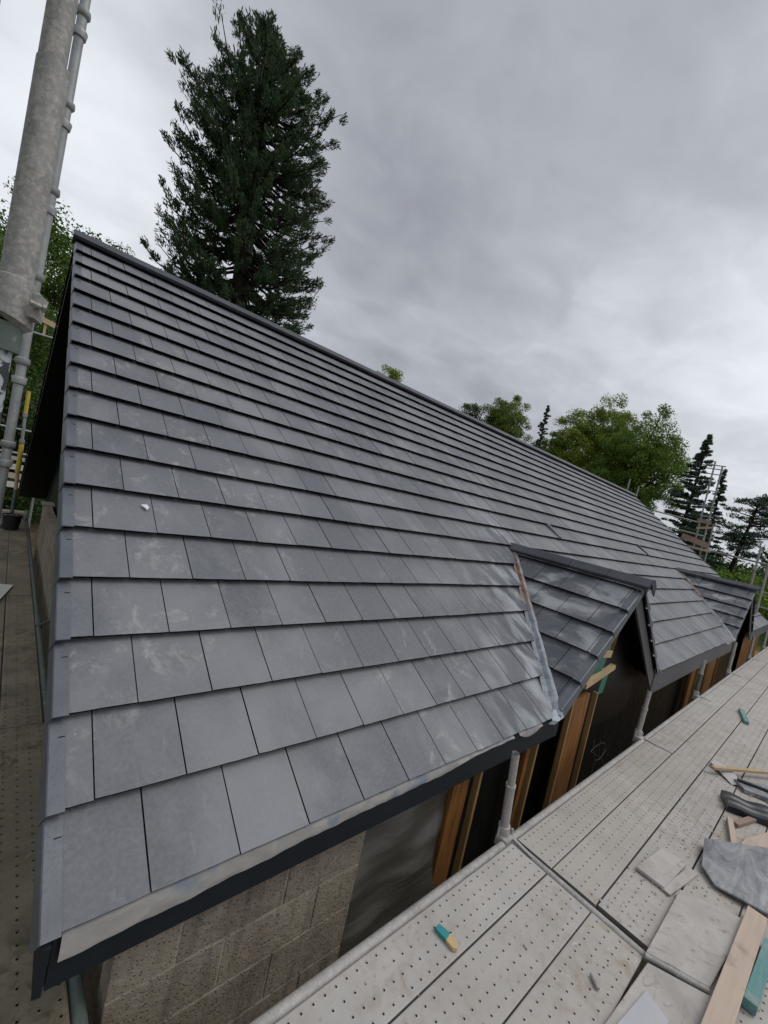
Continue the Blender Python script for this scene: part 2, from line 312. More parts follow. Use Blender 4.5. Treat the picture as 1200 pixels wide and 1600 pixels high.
# ground
m = Mat('site_ground'); p = m.pos(); n = m.noise(p, 0.35, 8, 0.6); n2 = m.noise(p, 3, 6, 0.65); sx = m.n('ShaderNodeSeparateXYZ'); m.l(p, sx.inputs[0])
soil = m.mix(m.rng(n2, 0.35, 0.65), (0.10, 0.075, 0.05), (0.055, 0.042, 0.03)); grass = m.mix(m.rng(n2, 0.3, 0.7), (0.045, 0.085, 0.02), (0.08, 0.13, 0.03))
rd = m.n('ShaderNodeVectorMath', operation='DISTANCE'); m.l(p, rd.inputs[0]); rd.inputs[1].default_value = (9, 3, -2.4)
f = m.rng(m.math('ADD', rd.outputs['Value'], m.math('MULTIPLY', n, 10)), 22, 28); soil = m.mix(m.rng(sx.outputs[0], 11, 15), soil, (0.34, 0.20, 0.09)); c = m.mix(f, soil, grass)
m.bump(n2, 0.6, 0.08); M['ground'] = m.set(c, 0.95, 0, 0.1)
m = Mat('bark'); p = m.pos(); n = m.noise(m.map(p, scale=(4, 4, 0.8)), 2.5, 6, 0.65); c = m.mix(m.rng(n, 0.3, 0.7), (0.045, 0.032, 0.026), (0.018, 0.014, 0.012)); m.bump(n, 0.6, 0.05); M['bark'] = m.set(c, 0.9, 0, 0.1)
def leafmat(name, dark, light, extra=None):
    m = Mat(name); r = m.attr('rnd'); p = m.pos(); n = m.noise(p, 0.9, 3)
    c = m.mix(r, dark, light)
    if extra: c = m.mix(m.rng(n, 0.5, 0.72, 0, 0.6), c, extra)
    m.set(c, 0.6, 0, 0.3)
    tl = m.n('ShaderNodeBsdfTranslucent'); m.l(c, tl.inputs[0]); ms = m.n('ShaderNodeMixShader'); ms.inputs[0].default_value = 0.3
    m.l(m.b.outputs[0], ms.inputs[1]); m.l(tl.outputs[0], ms.inputs[2]); m.l(ms.outputs[0], m.out.inputs[0]); return m.m
M['lf_seq'] = leafmat('sequoia_foliage', (0.020, 0.045, 0.024), (0.075, 0.125, 0.055), (0.085, 0.115, 0.040))
M['lf_lime'] = leafmat('lime_leaves', (0.11, 0.18, 0.022), (0.30, 0.37, 0.06), (0.22, 0.24, 0.04))
M['lf_mid'] = leafmat('mid_green_leaves', (0.06, 0.125, 0.016), (0.20, 0.30, 0.045))
M['lf_left'] = leafmat('near_green_leaves', (0.038, 0.085, 0.014), (0.13, 0.215, 0.035))
M['lf_dark'] = leafmat('dark_green_leaves', (0.028, 0.058, 0.014), (0.085, 0.145, 0.03))
M['lf_spruce'] = leafmat('spruce_needles', (0.035, 0.065, 0.045), (0.095, 0.145, 0.095))
M['lf_birch'] = leafmat('birch_leaves', (0.08, 0.12, 0.02), (0.22, 0.28, 0.06))

# ------------------------------------------------------------------ mesh kit
class MB:
    def __init__(s): s.v = []; s.f = []; s.a = []; s.mi = []; s.val = 0.5; s.mat = 0
    def add(s, vs, fs):
        o = len(s.v); s.v += [tuple(x) for x in vs]
        for f in fs: s.f.append(tuple(i + o for i in f)); s.a.append(s.val); s.mi.append(s.mat)
    def box(s, x0, x1, y0, y1, z0, z1):
        s.hexa([(x0, y0, z0), (x1, y0, z0), (x1, y1, z0), (x0, y1, z0), (x0, y0, z1), (x1, y0, z1), (x1, y1, z1), (x0, y1, z1)])
    def hexa(s, p): s.add(p, [(3, 2, 1, 0), (4, 5, 6, 7), (0, 1, 5, 4), (1, 2, 6, 5), (2, 3, 7, 6), (3, 0, 4, 7)])
    def beam(s, a, b, w, h, up=(0, 0, 1)):
        a = Vector(a); b = Vector(b); d = (b - a).normalized(); sd_ = d.cross(Vector(up)).normalized(); u = sd_.cross(d).normalized()
        P = []
        for e in (a, b):
            P += [e - sd_ * w / 2 - u * h / 2, e + sd_ * w / 2 - u * h / 2, e + sd_ * w / 2 + u * h / 2, e - sd_ * w / 2 + u * h / 2]
        s.add(P, [(0, 1, 2, 3), (7, 6, 5, 4), (0, 4, 5, 1), (1, 5, 6, 2), (2, 6, 7, 3), (3, 7, 4, 0)])
    def tube(s, pts, r, n=14, caps=True, hollow=False):
        pts = [Vector(p) for p in pts]; rs = r if isinstance(r, (list, tuple)) else [r] * len(pts)
        V = []; prev = None
        for i, p in enumerate(pts):
            d = (pts[min(i + 1, len(pts) - 1)] - pts[max(i - 1, 0)])
            if d.length < 1e-9: d = prev or Vector((0, 0, 1))
            d.normalize(); prev = d
            ref = Vector((0, 0, 1)) if abs(d.z) < 0.9 else Vector((1, 0, 0))
            x = d.cross(ref).normalized(); y = d.cross(x).normalized()
            for k in range(n):
                t = 2 * math.pi * k / n; V.append(p + x * math.cos(t) * rs[i] + y * math.sin(t) * rs[i])
        F = []
        for i in range(len(pts) - 1):
            for k in range(n): F.append((i * n + k, i * n + (k + 1) % n, (i + 1) * n + (k + 1) % n, (i + 1) * n + k))
        if caps: F.append(tuple(range(n - 1, -1, -1))); F.append(tuple(range((len(pts) - 1) * n, len(pts) * n)))
        s.add(V, F)
    def lathe(s, base, prof, n=24, axis=(0, 0, 1)):
        ax = Vector(axis).normalized(); ref = Vector((1, 0, 0)) if abs(ax.x) < 0.9 else Vector((0, 1, 0)); x = ax.cross(ref).normalized(); y = ax.cross(x)
        b = Vector(base); V = []
        for r, z in prof:
            for k in range(n):
                t = 2 * math.pi * k / n; V.append(b + ax * z + x * math.cos(t) * r + y * math.sin(t) * r)
        F = []
        for i in range(len(prof) - 1):
            for k in range(n): F.append((i * n + k, i * n + (k + 1) % n, (i + 1) * n + (k + 1) % n, (i + 1) * n + k))
        s.add(V, F)
    def build(s, name, mats, parent=None, smooth=False, origin=None, bevel=0, rotz=0.0):
        me = bpy.data.meshes.new(name); V = s.v
        if origin is not None:
            ox, oy, oz = origin; c_, s__ = math.cos(-rotz), math.sin(-rotz)
            V = [((x - ox) * c_ - (y - oy) * s__, (x - ox) * s__ + (y - oy) * c_, z - oz) for x, y, z in V]
        me.from_pydata(V, [], s.f)
        if not isinstance(mats, (list, tuple)): mats = [mats]
        for m_ in mats: me.materials.append(m_)
        if len(mats) > 1: me.polygons.foreach_set('material_index', s.mi)
        at = me.attributes.new('rnd', 'FLOAT', 'FACE'); at.data.foreach_set('value', s.a)
        if smooth:
            me.polygons.foreach_set('use_smooth', [True] * len(s.f))
        me.update()
        o = bpy.data.objects.new(name, me); COL.objects.link(o)
        if smooth: 
            try: me.set_sharp_from_angle(angle=R_(40))
            except Exception: pass
        if origin is not None: o.location = origin; o.rotation_euler = (0, 0, rotz)
        if bevel:
            b = o.modifiers.new('bevel', 'BEVEL'); b.width = bevel; b.segments = 2; b.limit_method = 'ANGLE'
        if parent is not None:
            o.parent = parent
            if parent.type == 'EMPTY' or True:
                o.matrix_parent_inverse = Matrix.Identity(4)
                pl = parent_world(parent)
                o.location = Vector(o.location) - pl
        return o
def parent_world(p):
    v = Vector((0, 0, 0))
    while p is not None: v += Vector(p.location); p = p.parent
    return v
def fast(name, V, Q, rnd, mat, parent=None):
    me = bpy.data.meshes.new(name); V = np.asarray(V, np.float32); Q = np.asarray(Q, np.int32)
    if parent is not None: V = V - np.array(parent_world(parent), np.float32)
    me.vertices.add(len(V)); me.vertices.foreach_set('co', V.ravel())
    me.loops.add(Q.size); me.loops.foreach_set('vertex_index', Q.ravel())
    me.polygons.add(len(Q)); me.polygons.foreach_set('loop_start', np.arange(len(Q), dtype=np.int32) * Q.shape[1])
    me.polygons.foreach_set('loop_total', np.full(len(Q), Q.shape[1], np.int32))
    me.update(calc_edges=True)
    at = me.attributes.new('rnd', 'FLOAT', 'FACE'); at.data.foreach_set('value', np.asarray(rnd, np.float32))
    me.materials.append(mat); o = bpy.data.objects.new(name, me); COL.objects.link(o)
    if parent is not None: o.parent = parent
    return o
def empty(name, loc=(0, 0, 0)):
    o = bpy.data.objects.new(name, None); COL.objects.link(o); o.location = loc; o.empty_display_size = 0.3; return o
def tag(o, label=None, cat=None, group=None, kind=None):
    for k, v in (('label', label), ('category', cat), ('group', group), ('kind', kind)):
        if v: o[k] = v
    return o
rng = random.Random(7); nr = np.random.default_rng(11)
GZ = -2.45
DZ = -0.486                     # top of the scaffold decks

# ------------------------------------------------------------------ ground
g = MB(); N = 40
for i in range(N):
    for j in range(N):
        pass
g.add([(-1500, -1500, GZ), (1500, -1500, GZ), (1500, 1500, GZ), (-1500, 1500, GZ)], [(0, 1, 2, 3)])
tag(g.build('ground', M['ground']), kind='structure')

# ------------------------------------------------------------------ house
house = empty('house', (9, 4.6, GZ))
tag(house, 'long bungalow under construction with a blue-grey tiled roof and two small dormers', 'house')
TH = R_(36); CT, ST = math.cos(TH), math.sin(TH); G = 0.3138; W = 0.30; XE = 17.75
def P_main(u, s, h): return (u, s * CT - h * ST, s * ST + h * CT)
def clip(poly, a, b, c):        # keep a*x+b*y<=c
    out = []
    for i in range(len(poly)):
        p, q = poly[i], poly[(i + 1) % len(poly)]
        dp = a * p[0] + b * p[1] - c; dq = a * q[0] + b * q[1] - c
        if dp <= 0: out.append(p)
        if (dp < 0 < dq) or (dq < 0 < dp):
            t = dp / (dp - dq); out.append((p[0] + (q[0] - p[0]) * t, p[1] + (q[1] - p[1]) * t))
    return out
def tile_prism(mb, poly, hf, th, PF):
    n = len(poly)
    if n < 3: return
    ar = 0.5 * sum(poly[i][0] * poly[(i + 1) % n][1] - poly[(i + 1) % n][0] * poly[i][1] for i in range(n))
    if abs(ar) < 1e-5: return
    if ar < 0: poly = poly[::-1]
    top = [PF(u, s, hf(u, s)) for u, s in poly]; bot = [PF(u, s, hf(u, s) - th) for u, s in poly]
    mb.mat = 0; mb.add(top + bot, [tuple(range(n))])
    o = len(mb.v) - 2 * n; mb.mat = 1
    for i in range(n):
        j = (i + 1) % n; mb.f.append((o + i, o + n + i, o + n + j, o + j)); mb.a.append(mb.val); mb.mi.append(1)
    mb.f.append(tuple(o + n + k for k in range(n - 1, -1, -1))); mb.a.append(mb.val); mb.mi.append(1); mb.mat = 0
def tile_rows(mb, PF, u0, u1, s_start, s_end, clips, s0=0.0, joint0=0.0, w=W, drop=0.038, th=0.011):
    j = 0
    while s_start + j * G < s_end - 0.02:
        sj = s_start + j * G; se = min(sj + G + 0.06, s_end)
        off = joint0 + (0.0 if j % 2 == 0 else 0.5 * w)
        k0 = math.floor((u0 - off) / w)
        k = k0
        while off + k * w < u1 - 0.002:
            a = max(u0, off + k * w + 0.0026); b = min(u1, off + (k + 1) * w - 0.0026)
            k += 1
            if b - a < 0.012: continue
            mb.val = rng.random(); tl = rng.uniform(-0.0028, 0.0028); hh = rng.uniform(-0.0012, 0.0012); sjj = sj + rng.uniform(-0.0022, 0.0022)
            hf = lambda u, s, a=a, b=b, tl=tl, hh=hh, sj=sj: -drop * (s - sj) / G + hh + tl * ((u - a) / (b - a) - 0.5)
            nk = 6; base = [(a + (b - a) * q / nk, sjj + (rng.uniform(-0.0009, 0.0009) if 0 < q < nk else (0.0022 if rng.random() < 0.25 else 0.0))) for q in range(nk + 1)] + [(b, se), (a, se)]
            pieces = [base]
            for cl in clips: pieces = [q for p in pieces for q in cl(p)]
            for p in pieces: tile_prism(mb, p, hf, th, PF)
        j += 1
DX = [4.57, 12.57]; HW = 1.35; AP = 1.514   # dormer centres, half width at the eaves, depth in y of its ridge
AS = AP / CT
def notch(xc):
    def f(poly):
        # left line through (xc-HW-g0, 0) and (xc-0.03, AS)
        x0, x1 = xc - HW - 0.115, xc - 0.035; dx = x1 - x0
        A = clip(poly, 1, -dx / AS, x0)                         # left of the left line
        Bq = clip(poly, -1, dx / AS, -x0)
        X0, X1 = xc + HW + 0.06, xc + 0.035; DXX = X1 - X0
        Bq = clip(Bq, -1, DXX / AS, -X0) if len(Bq) > 2 else []
        # above the apex keep everything
        C_ = []
        return [q for q in (A, Bq) if len(q) > 2]
    return f
mb = MB()
tile_rows(mb, P_main, 0.066, XE - 0.066, 0.0, 18 * G, [notch(x) for x in DX])
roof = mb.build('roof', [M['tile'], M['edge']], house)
# rear slope
def P_rear(u, s, h): return (u, 2 * 4.64 - (s * CT - h * ST), s * ST + h * CT)
mb = MB()
j = 0
for j in range(18):
    sj = j * G; mb.val = rng.random()
    tile_prism(mb, [(0.066, sj), (XE - 0.066, sj), (XE - 0.066, sj + G + 0.05), (0.066, sj + G + 0.05)], lambda u, s, sj=sj: -0.024 * (s - sj) / G, 0.0135, P_rear)
mb.f = [tuple(reversed(f)) for f in mb.f]
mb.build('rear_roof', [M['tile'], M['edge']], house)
# underlay slabs (black felt over the rafters)
mb = MB(); sE = 4.64 / CT
spans = [(P_rear, 0.03, XE - 0.03, 0.03, sE), (P_main, 0.03, XE - 0.03, AP / CT + 0.05, sE)]
for a, b in ((0.03, DX[0] - HW - 0.02), (DX[0] + HW + 0.02, DX[1] - HW - 0.02), (DX[1] + HW + 0.02, XE - 0.03)): spans.append((P_main, a, b, 0.03, AP / CT + 0.049))
for PF, a, b, sa_, sb_ in spans:
    e_ = 0.13 if sb_ == sE else 0.0
    top = [PF(u, s, -0.056) for u, s in ((a, sa_), (b, sa_), (b, sb_), (a, sb_))]; bot = [PF(u, s, -0.19) for u, s in ((a, sa_), (b, sa_), (b, sb_ - e_), (a, sb_ - e_))]
    mb.hexa(bot + top)
# thin felt triangles beside each dormer, under the cut tiles
for xc in DX:
    for sg in (-1, 1):
        q = [(xc + sg * (HW + 0.03), 0.03), (xc + sg * 0.02, AP / CT + 0.06), (xc + sg * (HW + 0.03), AP / CT + 0.06)]
        if sg > 0: q = [q[0], q[2], q[1]]
        q = [(xc + sg * (HW + 0.03), 0.03), (xc + sg * 0.02, AP / CT + 0.06), (xc + sg * (HW + 0.03), AP / CT + 0.06)]
        mb.add([P_main(u, s, -0.060) for u, s in q], [(0, 1, 2)])
mb.build('roof_underlay', M['black'], house)
# verge caps, one per course
def verge_caps(PF, flip, parent, xin=0.070, xout=0.004, rows=18, s_start=0.0, depth=0.085, smax=None):
    for j in range(rows):
        s0 = s_start + j * G - 0.012; s1 = s_start + (j + 1) * G + 0.01
        if smax: s1 = min(s1, smax)
        mb = MB(); mb.val = rng.random()
        f = lambda s: -0.038 * (s - (s_start + j * G)) / G + 0.0055
        X = (lambda x: x) if not flip else (lambda x: flip - x)
        jit = rng.uniform(-0.0015, 0.0015)
        a, b = xin + jit, xout + jit
        t = 0.004
        # top strip + side skirt (an L section), slightly flared outwards
        prof = [(a, 0), (b + 0.019, 0.0), (b + 0.015, -0.004), (b + 0.006, -depth), (b + 0.010, -depth), (b + 0.021, -0.010), (a, -0.006)]
        V = []
        for s in (s0, s1):
            for (x, h) in prof: V.append(PF(X(x), s, f(s) + (h if (h > -0.05 or s == s0) else -0.055)))
        n = len(prof); F = [(i, (i + 1) % n, n + (i + 1) % n, n + i) for i in range(n)] + [tuple(range(n)), tuple(range(2 * n - 1, n - 1, -1))]
        mb.add(V, F)
        # little clip slot near the top of the visible strip
        o = mb.build('verge_cap', M['verge'], parent)
verge_caps(P_main, None, roof)
verge_caps(P_main, XE, roof)
rear = [o for o in bpy.data.objects if o.name == 'rear_roof'][0]
verge_caps(P_rear, None, rear)
# clip slots on the near verge strip
for j in range(0, 18):
    mb = MB()
    s = (j + 1) * G - 0.075; h = -0.038 * (s - j * G) / G + 0.0072
    mb.hexa([P_main(0.046, s, h - 0.004), P_main(0.066, s, h - 0.004), P_main(0.066, s + 0.0025, h - 0.004), P_main(0.046, s + 0.0025, h - 0.004), P_main(0.046, s, h), P_main(0.066, s, h), P_main(0.066, s + 0.0025, h), P_main(0.046, s + 0.0025, h)])
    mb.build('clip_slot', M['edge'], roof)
# ridge tiles
L = 0.445; n_r = int(XE / L)
for i in range(n_r + 1):
    x0 = i * L + 0.003 - 0.012; x1 = min((i + 1) * L - 0.003, XE + 0.01)
    if x1 - x0 < 0.05: continue
    mb = MB(); lift = 0.022 + rng.uniform(-0.002, 0.002); V = []
    sa = sE
    for x in (x0, x1):
        V += [P_main(x, sa - 0.125, 0.002 + lift * 0.3), P_main(x, sa - 0.125, 0.018 + lift), P_main(x, sa - 0.02, 0.020 + lift)]
        a1 = P_main(x, sa, 0.03 + lift); V += [(x, 4.64, a1[2] + 0.008)]
        V += [P_rear(x, sa - 0.02, 0.020 + lift), P_rear(x, sa - 0.125, 0.018 + lift), P_rear(x, sa - 0.125, 0.002 + lift * 0.3)]
    n = 7; F = [(i2, (i2 + 1) % n, n + (i2 + 1) % n, n + i2) for i2 in range(n)] + [tuple(range(n)), tuple(range(2 * n - 1, n - 1, -1))]
    mb.add(V, F); mb.build('ridge_tile', M['ridge'], roof)
# gable closing cap at the near ridge end
mb = MB(); mb.box(-0.016, -0.010, 4.5, 4.78, 3.20, 3.425)
# roof vents (raised inline ventilating units)
for (vx, s0) in ((6.30, 7.0 * G), (10.78, 7.0 * G)):
    mb = MB(); V = []
    for s, hh in ((s0 - 0.0, 0.022), (s0 + G + 0.01, 0.004)):
        V += [P_main(vx, s, hh - 0.03), P_main(vx + 0.016, s, hh), P_main(vx + 0.06, s, hh + 0.003), P_main(vx + 0.085, s, hh - 0.03)]
    mb.add(V, [(0, 1, 5, 4), (1, 2, 6, 5), (2, 3, 7, 6), (3, 0, 4, 7), (0, 3, 2, 1), (4, 5, 6, 7)])
    mb.build('roof_vent', M['ridge'] if vx > 8 else M['verge'], roof, bevel=0.004)

# dormers
SL = math.atan2(1.10, HW); CS, SS = math.cos(SL), math.sin(SL); DL = HW / CS
def make_dormer(xc, idx):
    def PL(u, s, h): return (xc - HW + s * CS - h * SS, u, s * SS + h * CS)       # u = world y
    def PR(u, s, h): return (xc + HW - (s * CS - h * SS), u, s * SS + h * CS)
    body = None
    for side, PF in (('L', PL), ('R', PR)):
        mb = MB()
        def vclip(poly):
            q = clip(poly, 1, -AP / DL, -0.025)
            return [q] if len(q) > 2 else []
        tile_rows(mb, PF, 0.062, AP, 0.045, DL - 0.02, [vclip], joint0=0.10 if side == 'L' else 0.02)
        if side == 'L': mb.f = [tuple(reversed(f)) for f in mb.f]
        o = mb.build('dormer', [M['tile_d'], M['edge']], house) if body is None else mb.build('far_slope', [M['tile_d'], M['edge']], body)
        if body is None: body = o
        # valley trough (lies on the main slope beside the dormer foot)
        mb = MB(); V = []; K = 14
        for k in range(K + 1):
            t = k / K; s = t * DL; y = AP * t
            mx_ = xc - HW + HW * t if side == 'L' else xc + HW - HW * t
            sg = -1 if side == 'L' else 1
            g0 = 0.15 - 0.08 * t
            wob = 0.006 * math.sin(k * 2.1)
            pm = P_main(mx_ + sg * (g0), y / CT, -0.022); pc = P_main(mx_ + sg * (0.045 - 0.02 * t + wob), y / CT, -0.030); pc2 = P_main(mx_ + sg * 0.012, y / CT, 0.004)
            pd = PF(y - 0.03, s, -0.010); 
            V += [pm, pc, pc2, pd]
        F = []
        for k in range(K):
            for q in range(3): F.append((4 * k + q, 4 * k + q + 1, 4 * k + q + 5, 4 * k + q + 4))
        if side == 'R': F = [tuple(reversed(f)) for f in F]
        mb.add(V, F); mb.build('valley_gutter', M['valley'], body, smooth=True)
        # verge caps facing the scaffold
        j = 0
        while 0.045 + j * G < DL - 0.05:
            s0 = 0.045 + j * G - 0.012; s1 = min(s0 + G + 0.022, DL - 0.01); mb = MB(); j2 = j
            f = lambda s, j2=j2: -0.038 * (s - (0.045 + j2 * G)) / G + 0.007
            prof = [(0.074, 0), (0.012, 0.0), (0.004, -0.006), (-0.006, -0.088), (0.0, -0.088), (0.012, -0.012), (0.074, -0.008)]
            V = [PF(a, s, f(s) + (h if (h > -0.08 or s == s0) else -0.045)) for s in (s0, s1) for (a, h) in prof]; n = len(prof)
            F = [(i, (i + 1) % n, n + (i + 1) % n, n + i) for i in range(n)] + [tuple(range(n)), tuple(range(2 * n - 1, n - 1, -1))]
            if side == 'L': F = [tuple(reversed(q)) for q in F]
            mb.add(V, F); mb.build('verge_cap', M['verge'], body); j += 1
        # felt / underlay
        mb = MB()
        a = [PF(u, s, -0.045) for u, s in ((0.03, 0.0), (0.03, DL), (AP + 0.1, DL), (0.03, 0.0))]
        q = [PF(0.03, 0.0, -0.045), PF(0.03, DL + 0.02, -0.045), PF(AP + 0.1, DL + 0.02, -0.045)]
        q2 = [PF(0.03, 0.0, -0.09), PF(0.03, DL - 0.03, -0.09), PF(AP + 0.1, DL - 0.03, -0.09)]
        mb.add(q + q2, [(0, 1, 2), (5, 4, 3), (0, 3, 4, 1), (1, 4, 5, 2), (2, 5, 3, 0)]); mb.build('underlay', M['black'], body)
        # barge board
        mb = MB()
        V = [PF(y, s, h) for y in (0.03, 0.052) for (s, h) in ((-0.02, -0.10), (DL + 0.06, -0.10), (DL - 0.10, -0.24), (-0.02, -0.24))]
        if side == 'R': mb.hexa(V); mb.build('barge_board', M['fascia2'], body)
    # dormer ridge tiles
    y = -0.055; k = 0
    while y < AP + 0.04:
        y1 = min(y + 0.40, AP + 0.06); mb = MB(); V = []
        lf = 0.026 + rng.uniform(-0.003, 0.003)
        za = 1.10 + 0.026
        for (yy, sc_) in ((y + 0.003, 1.0), (y1 - 0.003, 1.0)):
            for dx_, dz in ((-0.098, -0.098 * SS / CS - 0.016), (-0.100, -0.098 * SS / CS + 0.006), (-0.012, -0.006), (0, 0.0), (0.012, -0.006), (0.100, -0.098 * SS / CS + 0.006), (0.098, -0.098 * SS / CS - 0.016)):
                V.append((xc + dx_, yy, za + dz + lf * 0.3))
        n = 7; F = [(i, (i + 1) % n, n + (i + 1) % n, n + i) for i in range(n)] + [tuple(range(n)), tuple(range(2 * n - 1, n - 1, -1))]
        mb.add(V, F); mb.build('ridge_tile', M['ridge'], body, bevel=0.0025); y += 0.40; k += 1
    # ridge end cap
    mb = MB(); za = 1.135
    V = []
    for yy in (-0.066, -0.054):
        V += [(xc - 0.030, yy, za - 0.10), (xc - 0.060, yy, za - 0.052), (xc, yy, za + 0.001), (xc + 0.085, yy, za - 0.068), (xc + 0.075, yy, za - 0.165), (xc + 0.030, yy, za - 0.135)]
    mb.add(V, [(0, 1, 2, 3, 4, 5), (11, 10, 9, 8, 7, 6)] + [(i, 6 + i, 6 + (i + 1) % 6, (i + 1) % 6) for i in range(6)])
    mb.build('ridge_end_cap', M['ridge'], body)
    return body
for i, xc in enumerate(DX): make_dormer(xc, i)
# a torn lead tail at the foot of the valleys
for xc in DX:
    mb = MB(); x = xc - HW; mb.add([(x - 0.13, -0.004, -0.018), (x - 0.06, -0.022, -0.03), (x + 0.03, -0.018, -0.024), (x + 0.05, 0.02, 0.012), (x - 0.02, 0.05, 0.02), (x - 0.1, 0.03, 0.0), (x - 0.17, 0.006, -0.045), (x - 0.08, -0.01, -0.06)], [(0, 1, 2, 3, 4, 5), (0, 6, 7, 1)])
    mb.build('lead_flashing', M['lead'], house, smooth=True)

# fascias and the felt strip over them
def fascia(x0, x1, zb, mat, y=0.020, cut=0.0, hb=0.0):
    mb = MB(); mb.hexa([(x0, y, zb), (x1 + cut, y, zb + hb), (x1 + cut, y + 0.02, zb + hb), (x0, y + 0.02, zb), (x0 + cut, y, -0.030), (x1, y, -0.030), (x1, y + 0.02, -0.030), (x0 + cut, y + 0.02, -0.030)])
    mb.build('fascia_board', mat, house)
fascia(0.058, DX[0] - HW + 0.07, -0.200, M['fascia'])
mb = MB(); mb.hexa([(0.030, 0.016, -0.205), (0.052, 0.016, -0.21), (0.052, 0.75, 0.32), (0.030, 0.75, 0.32), (0.034, 0.016, -0.06), (0.056, 0.016, -0.06), (0.056, 0.80, 0.48), (0.034, 0.80, 0.48)])
mb.build('barge_board', M['fascia'], house)
fascia(DX[0] + HW - 0.12, DX[1] - HW + 0.05, -0.285, M['fascia2'], cut=0.03)
fascia(DX[1] + HW - 0.05, XE - 0.05, -0.26, M['fascia2'])
def felt(x0, x1, dpf, name='eaves_felt'):
    mb = MB(); V = []; n = int((x1 - x0) / 0.02)
    for i in range(n + 1):
        x = x0 + (x1 - x0) * i / n; d = dpf(x)
        V += [(x, 0.075, 0.020), (x, 0.006, -0.024), (x, 0.000 + 0.002 * math.sin(x * 31), -0.03 - d * 0.5), (x, 0.004 + 0.001 * math.sin(x * 23 + 1), -0.03 - d)]
    mb.add(V, [(4 * i + q, 4 * i + 4 + q, 4 * i + 5 + q, 4 * i + 1 + q) for i in range(n) for q in range(3)])
    mb.build(name, M['felt'], house, smooth=True)
felt(0.075, 2.55, lambda x: max(0.004, (0.072 - 0.024 * x) + 0.005 * math.sin(x * 4.1 + 0.5) + 0.002 * math.sin(x * 19) + 0.0015 * math.sin(x * 61)) if x < 1.95 else max(0.002, 0.05 - 0.12 * (x - 1.75)))
felt(2.62, 2.95, lambda x: max(0.002, 0.045 * math.sin((x - 2.62) / 0.33 * math.pi)))
felt(10.3, 11.15, lambda x: 0.03 + 0.02 * math.sin(x * 9))

# walls
def block_wall(name, horiz, a0, a1, ztop, face, back):
    mb = MB(); z1 = ztop; row = 0
    def bx(u0, u1, f, z0, z1_):
        if horiz == 'x': mb.box(u0, u1, f, back, z0, z1_)
        else: mb.box(f, back, u0, u1, z0, z1_)
    mb.val = 2.0
    bx(a0 + 0.002, a1 - 0.002, face + 0.005, GZ, ztop - 0.004)
    while z1 > GZ + 0.25:
        z0 = z1 - (0.13 if row == 0 else 0.214); u = a0 - (0.225 if row % 2 else 0.03)
        while u < a1:
            u0 = max(a0, u); u1 = min(a1, u + 0.440); u += 0.450
            if u1 - u0 < 0.04: continue
            mb.val = rng.random(); bx(u0, u1, face + rng.uniform(-0.0015, 0.0025), z0 + rng.uniform(-.001, .001), z1 + rng.uniform(-.001, .001))
        z1 = z0 - 0.011; row += 1
    return mb.build(name, M['block'], house, bevel=0.003)
block_wall('block_wall', 'x', 0.262, 1.375, -0.12, 0.10, 0.20)
# gable outer leaf, stepped along its length
block_wall('gable_block_wall', 'y', 0.2025, 7.20, 0.095, 0.290, 0.390)
mb = MB(); mb.box(0.262, 0.42, 6.90, 7.21, 0.097, 0.118); mb.build('wall_cap', simple('wall_cap_stone', (0.30, 0.28, 0.24), (0.22, 0.2, 0.17), 0.9, 12), house)
mb = MB()
mb.add([(0.42, 0.25, GZ), (0.42, 9.03, GZ), (0.42, 9.03, 0.0), (0.42, 4.64, 3.19), (0.42, 0.25, 0.0)], [(0, 4, 3, 2, 1)])
mb.add([(0.44, 0.25, GZ), (0.44, 9.03, GZ), (0.44, 9.03, 0.0), (0.44, 4.64, 3.19), (0.44, 0.25, 0.0)], [(0, 1, 2, 3, 4)])
mb.build('gable_membrane', M['black'], house)
mb = MB(); mb.box(XE - 0.45, XE - 0.35, 0.3, 9.0, GZ, 0.0)
mb.add([(XE - 0.4, 0.3, 0), (XE - 0.4, 9.0, 0), (XE - 0.4, 4.64, 3.15)], [(0, 1, 2)]); mb.build('far_gable_wall', M['block_g'], house)
mb = MB(); mb.box(0.5, XE - 0.5, 8.95, 9.03, GZ, -0.05); mb.build('rear_wall', M['block'], house)
mb = MB(); mb.box(1.375, XE - 0.46, 0.24, 0.26, GZ, -0.10)
for i in range(60):
    pass
mb.build('wall_membrane', M['membrane'], house)
mb = MB(); mb.box(0.45, XE - 0.46, 0.30, 8.9, GZ + 0.4, GZ + 0.5)
mb.build('floor_slab', M['board_side'], house)
# dark inside of each open dormer, put in as a black sheet behind the studs
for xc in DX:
    mb = MB(); mb.add([(xc - 1.3, 0.235, -0.12), (xc + 1.3, 0.235, -0.12), (xc, 0.235, 0.98), (xc - 1.3, 0.235, -0.6), (xc + 1.3, 0.235, -0.6)], [(0, 3, 4, 1, 2)]); mb.build('dormer_dark_sheet', M['black'], house)
# plastic sheet between the block end and the first stud
mb = MB(); V = []; nx, nz = 26, 40
for i in range(nx + 1):
    for k in range(nz + 1):
        x = 1.376 + (2.15 - 1.376) * i / nx; z = GZ + 0.6 + (2.2) * k / nz
        zz = GZ + 0.5 + (-0.09 - GZ - 0.5) * k / nz; V.append((x, 0.135 + 0.022 * math.sin(z * 5 + x * 7.0) * math.sin(x * 4) + 0.007 * math.sin(z * 13 - x * 11), zz))
mb.add(V, [(i * (nz + 1) + k, (i + 1) * (nz + 1) + k, (i + 1) * (nz + 1) + k + 1, i * (nz + 1) + k + 1) for i in range(nx) for k in range(nz)])
mb.build('plastic_sheet', M['plastic'], house, smooth=True)
